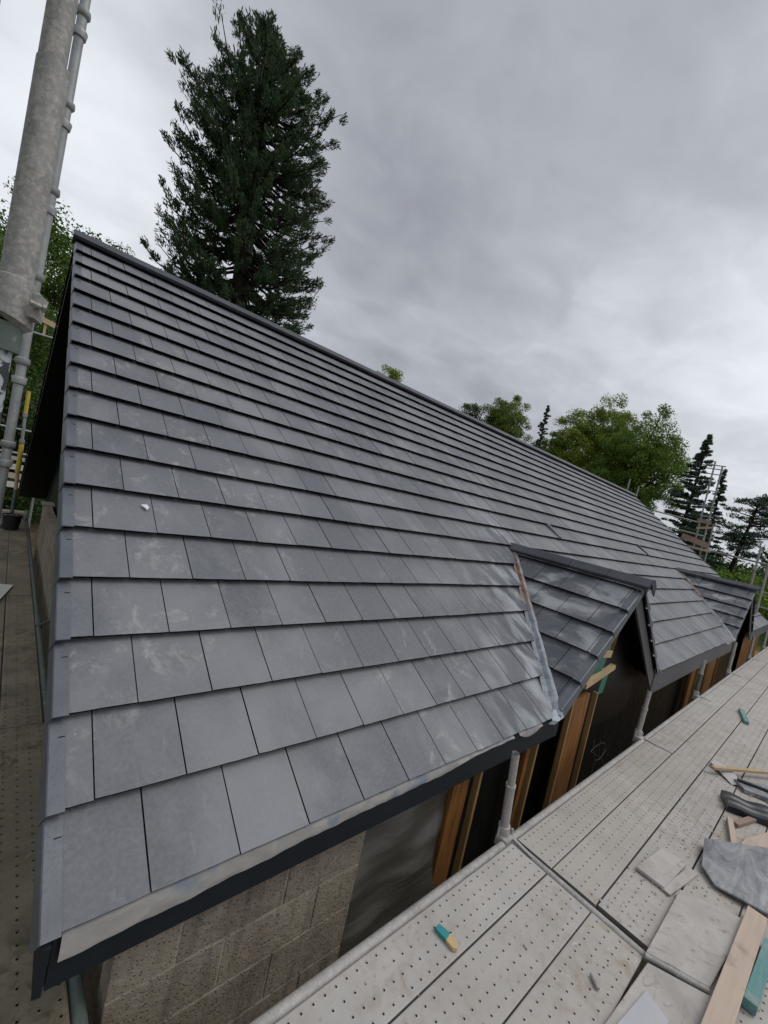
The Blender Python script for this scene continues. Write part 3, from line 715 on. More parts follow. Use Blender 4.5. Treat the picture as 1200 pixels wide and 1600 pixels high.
# studs: orange board with pale battens
def stud(x0, x1, xb, ztop, name='stud'):
    mb = MB(); mb.box(x0, x1, 0.115, 0.150, GZ, ztop); o = mb.build(name, M['orange'], house)
    for b in xb:
        m2 = MB(); m2.box(b - 0.014, b + 0.014, 0.088, 0.130, GZ, ztop - 0.001); m2.build('batten', M['studwood'], o)
    return o
m = Mat('stud_timber'); p = m.pos(); gg = m.noise(m.map(p, scale=(20, 20, 1.2)), 3, 6, 0.6); c = m.mix(m.rng(gg, 0.3, 0.7), (0.30, 0.18, 0.065), (0.19, 0.11, 0.04)); m.bump(gg, 0.2, 0.004); M['studwood'] = m.set(c, 0.7)
stud(2.13, 2.30, [2.39], -0.20)
stud(3.06, 3.12, [3.17], -0.20)
stud(3.725, 4.125, [3.700, 4.24], -0.04)
stud(8.55, 8.85, [8.9], -0.2); stud(9.15, 9.6, [9.65], -0.2); stud(9.9, 10.6, [10.65], -0.2)
# dormer timbers
mb = MB(); mb.beam((3.86, 0.10, 0.085), (4.73, 0.16, 0.135), 0.05, 0.045); mb.build('header_timber', M['wood'], house)
mb = MB(); mb.beam((4.30, 0.16, 0.32), (4.52, 0.16, 0.30), 0.05, 0.07); mb.build('rafter_offcut', M['wood'], house)
mb = MB(); mb.beam((4.48, 0.13, 0.62), (4.66, 0.20, 0.28), 0.05, 0.06); mb.build('rafter_tail', M['studwood'], house)
mb = MB(); mb.add([(3.82, 0.145, 0.10), (4.36, 0.145, 0.12), (4.50, 0.15, 0.36), (4.40, 0.15, 0.52), (4.30, 0.15, 0.54), (3.9, 0.145, 0.28)], [(0, 1, 2, 3, 4, 5)])
mb.add([(4.36, 0.13, -0.10), (4.50, 0.13, -0.10), (4.56, 0.135, 0.07), (4.52, 0.13, 0.095), (4.40, 0.13, 0.075)], [(0, 1, 2, 3, 4)]); mb.build('green_sheet', M['green'], house)
mb = MB(); mb.add([(13.95, 0.14, -0.1), (XE - 0.5, 0.14, -0.1), (XE - 0.5, 0.14, -1.9), (13.95, 0.14, -1.9)], [(0, 3, 2, 1)]); mb.build('sheathing', M['orange'], house)

# ------------------------------------------------------------------ front scaffold (tubes bolted together = one thing)
TY = -0.214; TRX = [-0.22, 2.335, 4.92, 7.47, 10.05, 12.6, 15.2, 17.8]
sc = empty('scaffold', (0, TY, GZ)); tag(sc, 'dust-caked tube scaffold with short standards carrying the pale walkway along the eaves', 'scaffold')
mb = MB(); mb.tube([(-2.6, TY, DZ - 0.022), (18.3, TY, DZ - 0.022)], 0.0245, 16); mb.build('ledger', M['tube_dusty'], sc, smooth=True)
mb = MB(); mb.tube([(-2.6, -1.50, DZ - 0.10), (18.3, -1.50, DZ - 0.10)], 0.0245, 12); mb.build('ledger', M['tube_dusty'], sc, smooth=True)
for i, x in enumerate(TRX[1:]):
    mb = MB(); zt = DZ - 0.020 if i == 0 else DZ - 0.085
    mb.tube([(x, TY + 0.03, zt), (x, -1.56, zt)], 0.022, 14); mb.build('transom', M['tube_dusty'], sc, smooth=True)
leans = [(-0.085, 0.0), (0.05, 0.0), (0.03, 0.0), (0.05, 0.0), (0, 0), (0.02, 0), (0, 0)]
tops = [0.065, -0.01, 0.05, 0.09, 0.02, 0.0, 0.0]
for i, x in enumerate(TRX[1:]):
    lx = leans[i][0]; zt = tops[i]; x0 = x - 0.03; y0 = TY + 0.055 if i else TY + 0.035
    zb = DZ + 0.02; zm = zb + (zt - zb) * 0.58
    a = Vector((x0, y0, zb)); b = Vector((x0 + lx, y0, zt)); mp_ = a.lerp(b, 0.60)
    mb = MB(); mb.tube([(x0 - lx * 3.4, y0, GZ), a, mp_], 0.0265, 16); o = mb.build('standard', M['tube_dusty'] if i != 2 else M['tube_green'], sc, smooth=True)
    mb = MB(); mb.tube([mp_, b], 0.0225, 16, caps=False); mb.tube([b, mp_], 0.018, 14, caps=False); mb.tube([mp_ - (b - a).normalized() * 0.012, mp_ + (b - a).normalized() * 0.006], 0.030, 14)
    mb.build('spigot', M['tube_dusty'], o, smooth=True)
    mb = MB(); d = (b - a).normalized(); mb.tube([a - d * 0.03, a + d * 0.05], 0.036, 12); mb.box(x0 - 0.05, x0 + 0.045, y0 - 0.055, y0 + 0.02, DZ - 0.05, DZ + 0.012)
    mb.tube([(x0 + 0.045, y0 - 0.03, DZ - 0.01), (x0 + 0.045, y0 - 0.03, DZ + 0.045)], 0.009, 8); mb.tube([(x0 - 0.045, y0 + 0.01, DZ - 0.01), (x0 - 0.045, y0 + 0.01, DZ + 0.06)], 0.009, 8)
    mb.beam((x0 + 0.03, y0 - 0.05, DZ + 0.008), (x0 + 0.015, y0 - 0.19, DZ + 0.004), 0.022, 0.006)
    mb.build('coupler', M['tube_dusty'], o, smooth=False, bevel=0.004)
    mb = MB(); c_ = a.lerp(b, 0.3); mb.tube([c_ + Vector((-0.036, 0, 0)), c_ + Vector((0.036, 0, 0))], 0.006, 8); mb.build('bolt', M['tube_dusty'], o); mb = MB(); c_ = a.lerp(b, 0.6); mb.tube([c_ + Vector((-0.038, 0, 0)), c_ + Vector((0.038, 0, 0))], 0.007, 8)
    mb.build('bolt', M['tube_dusty'], o)
for x in TRX[1:]:
    mb = MB(); mb.tube([(x, -1.54, GZ), (x, -1.54, DZ - 0.02)], 0.024, 10); mb.build('standard', M['tube_dusty'], sc, smooth=True)

# ------------------------------------------------------------------ deck boards
ORD = ['first', 'second', 'third', 'fourth', 'fifth', 'sixth', 'seventh', 'eighth', 'ninth', 'tenth']
def deck_board(x0, x1, y0, y1, mat, label, group, along='x', zoff=0.0):
    Lx, Ly = (x1 - x0, y1 - y0); ln, wd = (Lx, Ly) if along == 'x' else (Ly, Lx)
    mb = MB(); t = 0.045; r = 0.006; hl = ln / 2; hw = wd / 2
    prof = [(-hw, -t), (-hw, -r), (-hw + r * 0.3, -r * 0.3), (-hw + r, 0), (hw - r, 0), (hw - r * 0.3, -r * 0.3), (hw, -r), (hw, -t)]
    V = [(x, y, z) for x in (-hl, hl) for y, z in prof]; n = len(prof)
    F = []
    for i in range(n):
        mb.mi and None
        F.append((i, (i + 1) % n, n + (i + 1) % n, n + i))
    for i, f in enumerate(F): 
        mb.f.append(f); mb.a.append(0.5); mb.mi.append(0 if i in (2, 3, 4) else 1)
    mb.f.append(tuple(range(n - 1, -1, -1))); mb.a.append(.5); mb.mi.append(1)
    mb.f.append(tuple(range(n, 2 * n))); mb.a.append(.5); mb.mi.append(1)
    mb.v = V; mb.f = [tuple(reversed(f)) for f in mb.f]
    o = mb.build('scaffold_board', [mat, M['board_side']])
    o.location = ((x0 + x1) / 2, (y0 + y1) / 2, DZ + zoff)
    o.rotation_euler = (rng.uniform(-0.003, 0.003), rng.uniform(-0.001, 0.001), (0 if along == 'x' else math.pi / 2) + rng.uniform(-0.0012, 0.0012))
    tag(o, label, 'scaffold board', group); return o
ys = [(-0.243, -0.466), (-0.471, -0.713), (-0.718, -0.962), (-0.968, -1.212), (-1.217, -1.462)]
bays = [(-0.20, 2.300), (2.368, 4.905), (4.915, 7.462), (7.472, 10.04), (10.05, 12.59), (12.60, 15.19), (15.20, 17.8)]
bayname = ['before the raised transom', 'just past the raised transom', 'beyond the second short standard', 'beyond the third short standard', 'beyond the fourth standard', 'beyond the second dormer', 'at the walkway far end']
for bi, (x0, x1) in enumerate(bays):
    for yi, (y1, y0) in enumerate(ys):
        a, b = x0, x1
        if bi == 0 and yi >= 3: b = 2.27 - 0.16 * (yi - 2)
        if bi == 1 and yi == 2: a = x0 + 0.02
        if bi == 1 and yi >= 3: a = x0 - 0.02
        deck_board(a, b, y0, y1, M['deck'], '%s pale perforated board from the eaves tube, %s' % (ORD[yi].capitalize(), bayname[bi]), 'pale perforated boards of the eaves walkway', 'x', rng.uniform(-0.002, 0.002))
# left platform
xs = [(-0.040, 0.170), (-0.290, -0.046), (-0.54, -0.296), (-0.79, -0.546)]
bl = [(-1.3, 1.895), (1.90, 4.40), (4.41, 6.90), (6.91, 9.6)]
bln = ['in the near bay', 'in the second bay', 'in the third bay', 'beside the black bucket']
for bi, (y0, y1) in enumerate(bl):
    for xi, (x0, x1) in enumerate(xs):
        if bi == 0 and xi == 0: y0_, y1_ = -0.20, y1
        else: y0_, y1_ = y0, y1
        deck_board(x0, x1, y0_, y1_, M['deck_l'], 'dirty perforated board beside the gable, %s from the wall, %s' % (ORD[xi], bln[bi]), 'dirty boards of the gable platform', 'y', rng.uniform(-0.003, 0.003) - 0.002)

# gable scaffold: big standards, cup-jointed standard, rails
gs = empty('scaffold', (-0.25, 0.03, GZ)); tag(gs, 'grey galvanised standards and mossy rail of the scaffold beside the near gable', 'scaffold')
mb = MB(); mb.tube([(0.197, -0.1, DZ - 0.03), (0.196, 3.6, DZ - 0.03)], 0.0245, 16); mb.build('ledger', M['tube_green'], gs, smooth=True)
mb = MB(); mb.tube([(0.196, 3.62, DZ - 0.03), (0.19, 9.6, DZ - 0.03)], 0.0245, 14); mb.build('ledger', M['tube_green'], gs, smooth=True)
mb = MB(); mb.tube([(0.197, 3.55, DZ - 0.03), (0.196, 3.72, DZ - 0.03)], 0.033, 14); mb.tube([(0.2, 3.5, DZ + 0.02), (0.27, 3.55, DZ + 0.03)], 0.012, 8); mb.build('coupler', M['tube_green'], gs, smooth=True)
PX, PY = -0.252, 0.03
mb = MB(); mb.tube([(PX, PY, 1.70), (PX, PY, 3.4)], 0.0245, 28); mb.tube([(PX, PY, 2.14), (PX, PY, 3.35)], 0.0246, 28); st = mb.build('standard', M['tube_near'], gs, smooth=True)
mb = MB(); mb.tube([(PX + 0.003, PY, 1.69), (PX + 0.003, PY, 2.155)], 0.0295, 28); mb.build('sleeve', M['tube_near'], st, smooth=True)
mb = MB()
ccx, ccy = PX + 0.0, PY
V = []; n = 26
for (r_, z_) in ((0.030, 1.70), (0.0405, 1.695), (0.043, 1.655), (0.0425, 1.612), (0.030, 1.602)):
    for k in range(n):
        t = 2 * math.pi * k / n; rr = r_ * (1 + 0.05 * math.sin(3 * t)); V.append((ccx + math.cos(t) * rr, ccy + math.sin(t) * rr, z_ - 0.012 * math.cos(t) * (z_ < 1.66)))
mb.add(V, [(i * n + k, (i + 1) * n + k, (i + 1) * n + (k + 1) % n, i * n + (k + 1) % n) for i in range(4) for k in range(n)])
mb.beam((ccx + 0.036, ccy - 0.03, 1.65), (ccx + 0.050, ccy - 0.008, 1.645), 0.020, 0.055)
mb.tube([(ccx + 0.03, ccy - 0.045, 1.652), (ccx + 0.056, ccy - 0.040, 1.650)], 0.006, 8); mb.tube([(ccx + 0.052, ccy - 0.0405, 1.650), (ccx + 0.058, ccy - 0.040, 1.650)], 0.010, 6)
mb.build('coupler', M['tube_near'], st, smooth=True)
mb = MB(); mb.tube([(PX - 0.005, PY, 1.60), (PX - 0.005, PY, 1.54)], 0.033, 26); mb.build('collar', M['tube_green'], st, smooth=True)
mb = MB(); mb.tube([(PX - 0.008, PY, 1.58), (PX - 0.008, PY, GZ)], 0.0245, 26); mb.build('lower_tube', M['spatter'], st, smooth=True)
# cup-jointed standard further back
QX, QY = -0.222, 2.13
mb = MB(); mb.tube([(QX, QY, GZ), (QX, QY, 4.2)], 0.0245, 18); st2 = mb.build('standard', M['tube'], gs, smooth=True)
for z in (3.66, 3.15, 2.66, 2.16, 1.66, 1.16, 0.66, 0.16):
    mb = MB(); mb.lathe((QX, QY, z), [(0.025, 0.075), (0.036, 0.07), (0.038, 0.045), (0.031, 0.035), (0.027, 0.03)], 18); mb.build('top_cup', M['tube'], st2, smooth=True)
    mb = MB(); mb.lathe((QX, QY, z), [(0.026, -0.085), (0.033, -0.08), (0.038, -0.045), (0.036, -0.04), (0.025, -0.042)], 18); mb.build('bottom_cup', M['tube'], st2, smooth=True)
mb = MB(); mb.tube([(-0.36, -0.02, 1.9), (-0.36, -0.02, 3.4)], 0.0245, 22); mb.tube([(-0.36, -0.02, GZ), (-0.36, -0.02, 1.9)], 0.0245, 22); mb.tube([(-0.36, -0.02, 2.00), (-0.36, -0.02, 2.06)], 0.029, 22); mb.build('standard', M['tube'], gs, smooth=True)
# rear scaffold behind the gable
rs = empty('scaffold', (0.0, 9.9, GZ)); tag(rs, 'distant guard rails and toe boards of the rear scaffold seen past the near gable', 'scaffold')
def rtube(name, a, b, r, mat, par):
    mb = MB(); mb.tube([a, b], r, 10); return mb.build(name, mat, par, smooth=True)
rtube('standard', (-0.6, 9.9, GZ), (-0.6, 9.9, 4.2), 0.024, M['tube'], rs)
rtube('standard', (0.30, 10.2, GZ), (0.28, 10.2, 3.9), 0.024, M['tube'], rs)
rtube('guard_rail', (-1.5, 9.9, 0.62), (0.9, 9.9, 0.60), 0.022, M['tube'], rs)
rtube('guard_rail', (-1.5, 9.9, 1.12), (0.9, 9.9, 1.06), 0.022, M['tube'], rs)
rtube('guard_rail', (-1.2, 9.9, 2.98), (0.9, 9.9, 3.02), 0.022, M['tube'], rs)
mb = MB(); mb.beam((-0.12, 9.9, 3.31), (0.30, 9.9, 3.22), 0.05, 0.10); mb.build('toe_board', M['wood'], rs)
mb = MB(); mb.beam((0.0, 9.93, 3.28), (0.0, 9.93, 3.0), 0.04, 0.06, up=(0, 1, 0)); mb.build('upright_block', M['wood'], rs)
for k, (z, l0, l1) in enumerate(((0.50, -0.30, 0.22), (0.33, -0.35, 0.20), (0.15, -0.42, 0.16), (-0.03, -0.38, 0.18))):
    mb = MB(); mb.beam((l0 - 0.5, 10.0, z + 0.02), (l1, 10.0, z - 0.02), 0.04, 0.11 if k else 0.07); o = mb.build('spare_board', M['palepanel'] if k != 2 else M['plank'])
    tag(o, ['Thin grey board, topmost of the four stacked behind the gable', 'Second board from the top of the pale stack behind the gable', 'Pinkish board, third from the top of the stack behind the gable', 'White board, lowest of the four stacked behind the gable'][k], 'board', 'boards stacked behind the gable')
# yellow painted prop standing in the bucket
yp = empty('prop', (-0.04, 8.1, DZ)); tag(yp, 'yellow and silver adjustable prop standing at the far end of the dirty platform', 'prop')
mb = MB(); mb.tube([(-0.04, 8.1, DZ), (-0.045, 8.1, 0.12)], 0.026, 12); mb.build('lower_tube', M['tube_green'], yp, smooth=True)
mb = MB(); mb.tube([(-0.045, 8.1, 0.12), (-0.06, 8.1, 0.42)], 0.026, 12); mb.build('sleeve', M['wood'], yp, smooth=True)
mb = MB(); mb.tube([(-0.06, 8.1, 0.42), (-0.07, 8.1, 0.90)], 0.034, 12); mb.build('yellow_band', M['yellow'], yp, smooth=True); mb = MB(); mb.tube([(-0.09, 8.1, 1.42), (-0.095, 8.1, 1.79)], 0.028, 12); mb.build('yellow_band', M['yellow'], yp, smooth=True)
mb = MB(); mb.tube([(-0.07, 8.1, 0.90), (-0.09, 8.1, 1.42)], 0.022, 12); mb.tube([(-0.071, 8.1, 0.92), (-0.073, 8.1, 0.98)], 0.036, 12); mb.tube([(-0.088, 8.1, 1.36), (-0.09, 8.1, 1.42)], 0.034, 12); mb.build('inner_tube', M['tube'], yp, smooth=True)
bk = empty('bucket', (-0.035, 7.75, DZ)); tag(bk, 'black builders bucket on the far end of the dirty platform', 'bucket')
mb = MB(); mb.lathe((-0.035, 7.75, DZ), [(0.0, 0.0), (0.098, 0.002), (0.128, 0.225), (0.136, 0.23), (0.136, 0.245), (0.124, 0.245), (0.095, 0.02), (0.0, 0.02)], 26); mb.build('pail', M['bucket'], bk, smooth=True)
mb = MB(); mb.tube([(-0.035 + 0.13 * math.cos(t), 7.75 - 0.03 - 0.05 * math.sin(t), DZ + 0.235 + 0.02 * math.sin(t)) for t in np.linspace(0, math.pi, 14)], 0.004, 6); mb.build('handle', M['tube'], bk, smooth=True)
mb = MB(); mb.tube([(0.08 + 0.09 * t, 7.7 + 0.05 * math.sin(9 * t), DZ + 0.22 - 0.04 * t + 0.02 * math.sin(t * 12)) for t in np.linspace(0, 1, 12)], 0.008, 7)
tag(mb.build('rope', M['rope'], smooth=True), 'short blue rope end between the black bucket and the rail', 'rope')
mb = MB(); mb.hexa([(-0.40, 4.15, DZ + 0.006), (-0.115, 4.10, DZ + 0.006), (0.012, 4.70, DZ + 0.006), (-0.40, 4.82, DZ + 0.006), (-0.40, 4.15, DZ + 0.02), (-0.115, 4.10, DZ + 0.02), (0.012, 4.70, DZ + 0.02), (-0.40, 4.82, DZ + 0.02)])
tag(mb.build('panel_offcut', M['palepanel']), 'pale flat panel offcut lying on the dirty gable platform', 'panel')

# ------------------------------------------------------------------ things lying on the walkway and roof
def slab(name, pts, z0, t, mat, label, cat, group=None, bevel=0.003, tilt=None):
    mb = MB(); n = len(pts); zz = [tilt(*q) for q in pts] if callable(tilt) else (tilt or [0] * n)
    V = [(x, y, z0 + zz[i]) for i, (x, y) in enumerate(pts)] + [(x, y, z0 + t + zz[i]) for i, (x, y) in enumerate(pts)]
    mb.add(V, [tuple(range(n - 1, -1, -1)), tuple(range(n, 2 * n))] + [(i, (i + 1) % n, n + (i + 1) % n, n + i) for i in range(n)])
    cx_ = sum(p[0] for p in pts) / n; cy_ = sum(p[1] for p in pts) / n; d = (pts[1][0] - pts[0][0], pts[1][1] - pts[0][1])
    o = mb.build(name, mat, origin=(cx_, cy_, z0), bevel=bevel, rotz=math.atan2(d[1], d[0])); tag(o, label, cat, group); return o
def ccw(p):
    a = sum(p[i][0] * p[(i + 1) % len(p)][1] - p[(i + 1) % len(p)][0] * p[i][1] for i in range(len(p))); return p if a > 0 else p[::-1]
Z = DZ + 0.003
o = slab('spare_tile', ccw([(2.865, -0.755), (3.24, -0.80), (3.235, -0.935), (2.862, -0.905)]), Z, 0.020, M['dustslab'], 'dust-covered spare tile lying flat in the middle of the walkway', 'tile')
mb = MB(); mb.hexa([(2.862, -0.9065, Z), (3.235, -0.9365, Z), (3.24, -0.985, Z), (2.86, -0.955, Z), (2.862, -0.9065, Z + 0.013), (3.235, -0.9365, Z + 0.013), (3.24, -0.985, Z + 0.011), (2.86, -0.955, Z + 0.011)]); 
mb.f = [tuple(reversed(f)) for f in mb.f]; mb.build('side_lap', M['dustslab'], o)
slab('cover_plate', ccw([(2.305, -0.965), (2.405, -1.196), (3.07, -1.25), (2.93, -0.965)]), Z, 0.030, M['dustslab'], 'large dusty plate over the walkway boards beside the loose plank, the farther of two', 'plate', 'dusty plates on the walkway', 0.004)
mb = MB(); mb.tube([(2.296, -0.965, Z + 0.016), (2.397, -1.196, Z + 0.016)], 0.013, 10); o = mb.build('rolled_edge', M['tube_dusty'], smooth=True); o.parent = bpy.data.objects['cover_plate']; o.matrix_parent_inverse = bpy.data.objects['cover_plate'].matrix_basis.inverted()
slab('cover_plate', ccw([(1.30, -0.93), (2.262, -0.985), (2.375, -1.215), (1.38, -1.22)]), Z - 0.001, 0.024, M['dustslab'], 'large dusty plate nearest the camera, under the small pale square', 'plate', 'dusty plates on the walkway', 0.004)
slab('pale_square', ccw([(1.80, -0.985), (2.10, -1.02), (2.06, -1.12), (1.78, -1.09)]), Z + 0.025, 0.008, simple('pale_blue_tile', (0.40, 0.40, 0.43), (0.46, 0.45, 0.46), 0.7, 6), 'small pale bluish square offcut on the nearest dusty plate', 'offcut')
# bent grey sheet
mb = MB(); a, b, c_, d, e_, f_ = (3.60, -0.955, Z + 0.055), (3.30, -1.00, Z + 0.035), (3.20, -1.085, Z + 0.028), (3.24, -1.33, Z + 0.045), (3.62, -1.52, Z + 0.06), (3.98, -1.33, Z + 0.105)
cr_ = (3.42, -1.16, Z + 0.075)
top = [a, b, c_, d, e_, f_, cr_]; bot = [(x, y, z - 0.010) for x, y, z in top]
mb.add(top + bot, [(6, 0, 1), (6, 1, 2), (6, 2, 3), (6, 3, 4), (6, 4, 5), (6, 5, 0), (13, 8, 7), (13, 9, 8), (13, 10, 9), (13, 11, 10), (13, 12, 11), (13, 7, 12)] + [(i, (i + 1) % 6, 7 + (i + 1) % 6, 7 + i) for i in range(6)])
mb.f = [tuple(f) for f in mb.f]
tag(mb.build('bent_sheet', M['slatepiece'], origin=(3.5, -1.2, Z)), 'bent slate-grey sheet with a snapped corner lying on the walkway rubble', 'sheet')
# black corrugated ridge roll
mb = MB(); V = []; nn = 30
for i in range(nn + 1):
    t = i / nn; x = 4.55 + 0.42 * t; y = -0.90 - 0.80 * t
    for k in range(15):
        q = k / 14; off = -0.30 * (1 - q) * 0.75; zz = 0.012 + 0.045 * abs(math.sin(q * math.pi * 2.2 + 0.3)) + 0.010 * math.sin(t * 24) * (0.4 + q * 0.5) + 0.02 * (1 - q)
        V.append((x + off * 1.0, y - 0.08 * (1 - q), Z + zz))
ntp = len(V); V += [(x, y, Z + 0.002) for x, y, z in V]
F = [(i * 15 + k, (i + 1) * 15 + k, (i + 1) * 15 + k + 1, i * 15 + k + 1) for i in range(nn) for k in range(14)]
F += [(i * 15, ntp + i * 15, ntp + (i + 1) * 15, (i + 1) * 15) for i in range(nn)] + [(i * 15 + 14, (i + 1) * 15 + 14, ntp + (i + 1) * 15 + 14, ntp + i * 15 + 14) for i in range(nn)] + [(k, k + 1, ntp + k + 1, ntp + k) for k in range(14)]
mb.add(V, F); tag(mb.build('ridge_roll', M['blackroll'], smooth=True), 'black moulded ridge roll with rippled folds lying across the walkway', 'ridge roll')
slab('tray', ccw([(4.98, -0.93), (4.86, -1.02), (5.05, -1.42), (5.50, -1.35)]), Z, 0.035, M['slatepiece'], 'flat dark-edged grey tray behind the black ridge roll', 'tray')
mb = MB(); mb.tube([(4.965, -0.955, Z + 0.05), (5.06, -1.16, Z + 0.05), (5.12, -1.42, Z + 0.055)], 0.016, 8); tag(mb.build('black_strip', M['blackroll'], smooth=True), 'thin black strip on the edge of the flat grey tray', 'strip')
slab('torn_wrapper', ccw([(5.30, -0.745), (5.10, -0.735), (4.90, -0.93), (4.97, -1.00), (5.16, -0.88)]), Z, 0.004, simple('pale_wrapper', (0.50, 0.49, 0.46), (0.42, 0.41, 0.4), 0.5, 6), 'crumpled pale wrapper under the end of the thin timber lath', 'wrapper', None, 0, [0.0, 0.03, 0.0, 0.02, 0.035])
mb = MB(); mb.beam((4.92, -0.775, Z + 0.055), (5.75, -1.28, Z + 0.07), 0.035, 0.022); tag(mb.build('lath', M['wood'], origin=(5.3, -1.0, Z)), 'thin yellow timber lath lying over the wrapper and grey tray', 'lath')
mb = MB(); mb.beam((4.17, -1.015, Z + 0.02), (3.79, -1.095, Z + 0.02), 0.034, 0.035); tag(mb.build('timber_offcut', M['plank'], origin=(4, -1.05, Z)), 'short grey batten offcut pointing from the black roll to the bent sheet', 'timber offcut')
mb = MB(); mb.beam((4.15, -1.055, Z + 0.014), (4.45, -1.14, Z + 0.014), 0.04, 0.025); tag(mb.build('timber_offcut', M['brickred'], origin=(4.3, -1.1, Z)), 'reddish timber offcut tucked under the black ridge roll', 'timber offcut')
slab('cream_board', ccw([(3.50, -1.075), (4.02, -1.13), (4.30, -1.22), (4.35, -1.50), (3.6, -1.50)]), Z, 0.022, M['plank'], 'wide cream board lying behind the bent grey sheet', 'board')
mb = MB(); mb.beam((1.70, -1.235, Z + 0.062), (3.16, -1.278, Z + 0.048), 0.086, 0.024); tag(mb.build('loose_plank', M['plank'], origin=(2.4, -1.25, Z), bevel=0.003), 'long pinkish planed plank lying along the right side of the walkway', 'plank')
mb = MB(); mb.beam((2.48, -1.325, Z + 0.03), (3.00, -1.350, Z + 0.03), 0.050, 0.045); tag(mb.build('treated_batten', M['teal'], origin=(2.7, -1.33, Z), bevel=0.002), 'teal treated batten beside the long pinkish plank', 'batten')
ch = empty('wood_chip', (1.49, -0.39, DZ)); tag(ch, 'small wedge of wood with a teal painted end lying on the nearest board', 'wood chip')
def wedge(pts, z, t):
    mb = MB(); n = len(pts); V = [(x, y, z) for x, y in pts] + [(x, y, z + t) for x, y in pts]
    mb.add(V, [tuple(range(n - 1, -1, -1)), tuple(range(n, 2 * n))] + [(i, (i + 1) % n, n + (i + 1) % n, n + i) for i in range(n)]); return mb
M['tealp'] = simple('teal_paint', (0.02, 0.26, 0.27), (0.03, 0.20, 0.21), 0.5, 30)
M['freshwood'] = simple('fresh_wood', (0.58, 0.42, 0.22), (0.46, 0.32, 0.16), 0.7, 20)
wedge(ccw([(1.478, -0.338), (1.508, -0.336), (1.522, -0.392), (1.482, -0.400)]), Z, 0.016).build('painted_end', M['tealp'], ch)
wedge(ccw([(1.482, -0.4005), (1.522, -0.3925), (1.520, -0.435), (1.497, -0.452), (1.482, -0.440)]), Z, 0.0155).build('bare_end', M['freshwood'], ch)
mb = MB(); mb.beam((7.60, -0.650, Z + 0.02), (7.06, -0.775, Z + 0.02), 0.05, 0.035); tag(mb.build('teal_stick', M['teal'], origin=(7.3, -0.7, Z)), 'short teal stick lying alone on the boards far along the walkway', 'stick')
mb = MB(); mb.tube([(1.965, -0.845, Z + 0.010), (1.95, -0.866, Z + 0.011), (1.93, -0.890, Z + 0.010)], [0.006, 0.010, 0.008], 8); tag(mb.build('mortar_lump', M['tube_dusty'], smooth=True), 'small round peg of mortar on the boards before the dusty plates', 'mortar lump')
slab('paint_flake', ccw([(0.385, 1.452), (0.415, 1.450), (0.424, 1.428), (0.412, 1.412), (0.400, 1.430)]), 1.030, 0.003, simple('white_flake', (0.75, 0.76, 0.82), None, 0.5, 10), 'small white torn scrap lying on the main roof tiles', 'scrap', None, 0, lambda x, y: (y - 1.43) * 0.62 + (x - 0.40) * 0.15)
# wires against the black opening
mb = MB(); mb.tube([(4.43, 0.08, -0.56), (4.42, 0.07, -0.62), (4.46, 0.06, -0.70), (4.53, 0.055, -0.78), (4.50, 0.05, -0.92), (4.56, 0.05, -1.02), (4.52, 0.05, -1.10)], 0.0022, 6)
pts = [(4.62, 0.08, -0.60), (4.63, 0.075, -0.68), (4.68, 0.07, -0.80)] + [(4.88 + 0.19 * math.cos(t), 0.07 + 0.01 * t, -0.83 + 0.075 * math.sin(t)) for t in np.linspace(math.pi * 1.05, math.pi * 2.9, 20)] + [(4.68, 0.05, -0.80), (4.86, 0.05, -0.92)]
mb.tube(pts, 0.0026, 6)
tag(mb.build('loose_cable', M['wire'], smooth=True), 'looped grey cable hanging in the black opening below the first dormer', 'cable')
# crumbs of mortar and grit on the boards
V = []; Q = []
for i in range(520):
    if rng.random() < 0.6: x = rng.uniform(2.4, 5.2); y = -0.70 - abs(rng.gauss(0, 0.28))
    else: x = rng.uniform(0.4, 8.5); y = rng.uniform(-1.44, -0.25)
    if y < -1.45: continue
    s = rng.choice([0.0015, 0.002, 0.0025, 0.003, 0.005]) * rng.uniform(0.7, 1.3); o = len(V)
    c3 = [(-1, -1, 0), (1, -1, 0), (1, 1, 0), (-1, 1, 0), (-.6, -.6, 1), (.7, -.5, 1), (.6, .6, 1), (-.5, .6, 1)]; an = rng.uniform(0, 6.3); ca, sa_ = math.cos(an), math.sin(an)
    for (p, q, r) in c3:
        p *= rng.uniform(0.7, 1.3); q *= rng.uniform(0.5, 1.0); V.append((x + s * (p * ca - q * sa_), y + s * (p * sa_ + q * ca), Z + 0.001 + r * s))
    Q += [tuple(o + k for k in f) for f in ((4, 5, 6, 7), (0, 1, 5, 4), (1, 2, 6, 5), (2, 3, 7, 6), (3, 0, 4, 7))]
o = fast('mortar_crumbs', V, Q, np.random.rand(len(Q)), M['crumb']); tag(o, 'scattered crumbs of mortar and grit on the walkway', 'rubble', None, 'stuff')

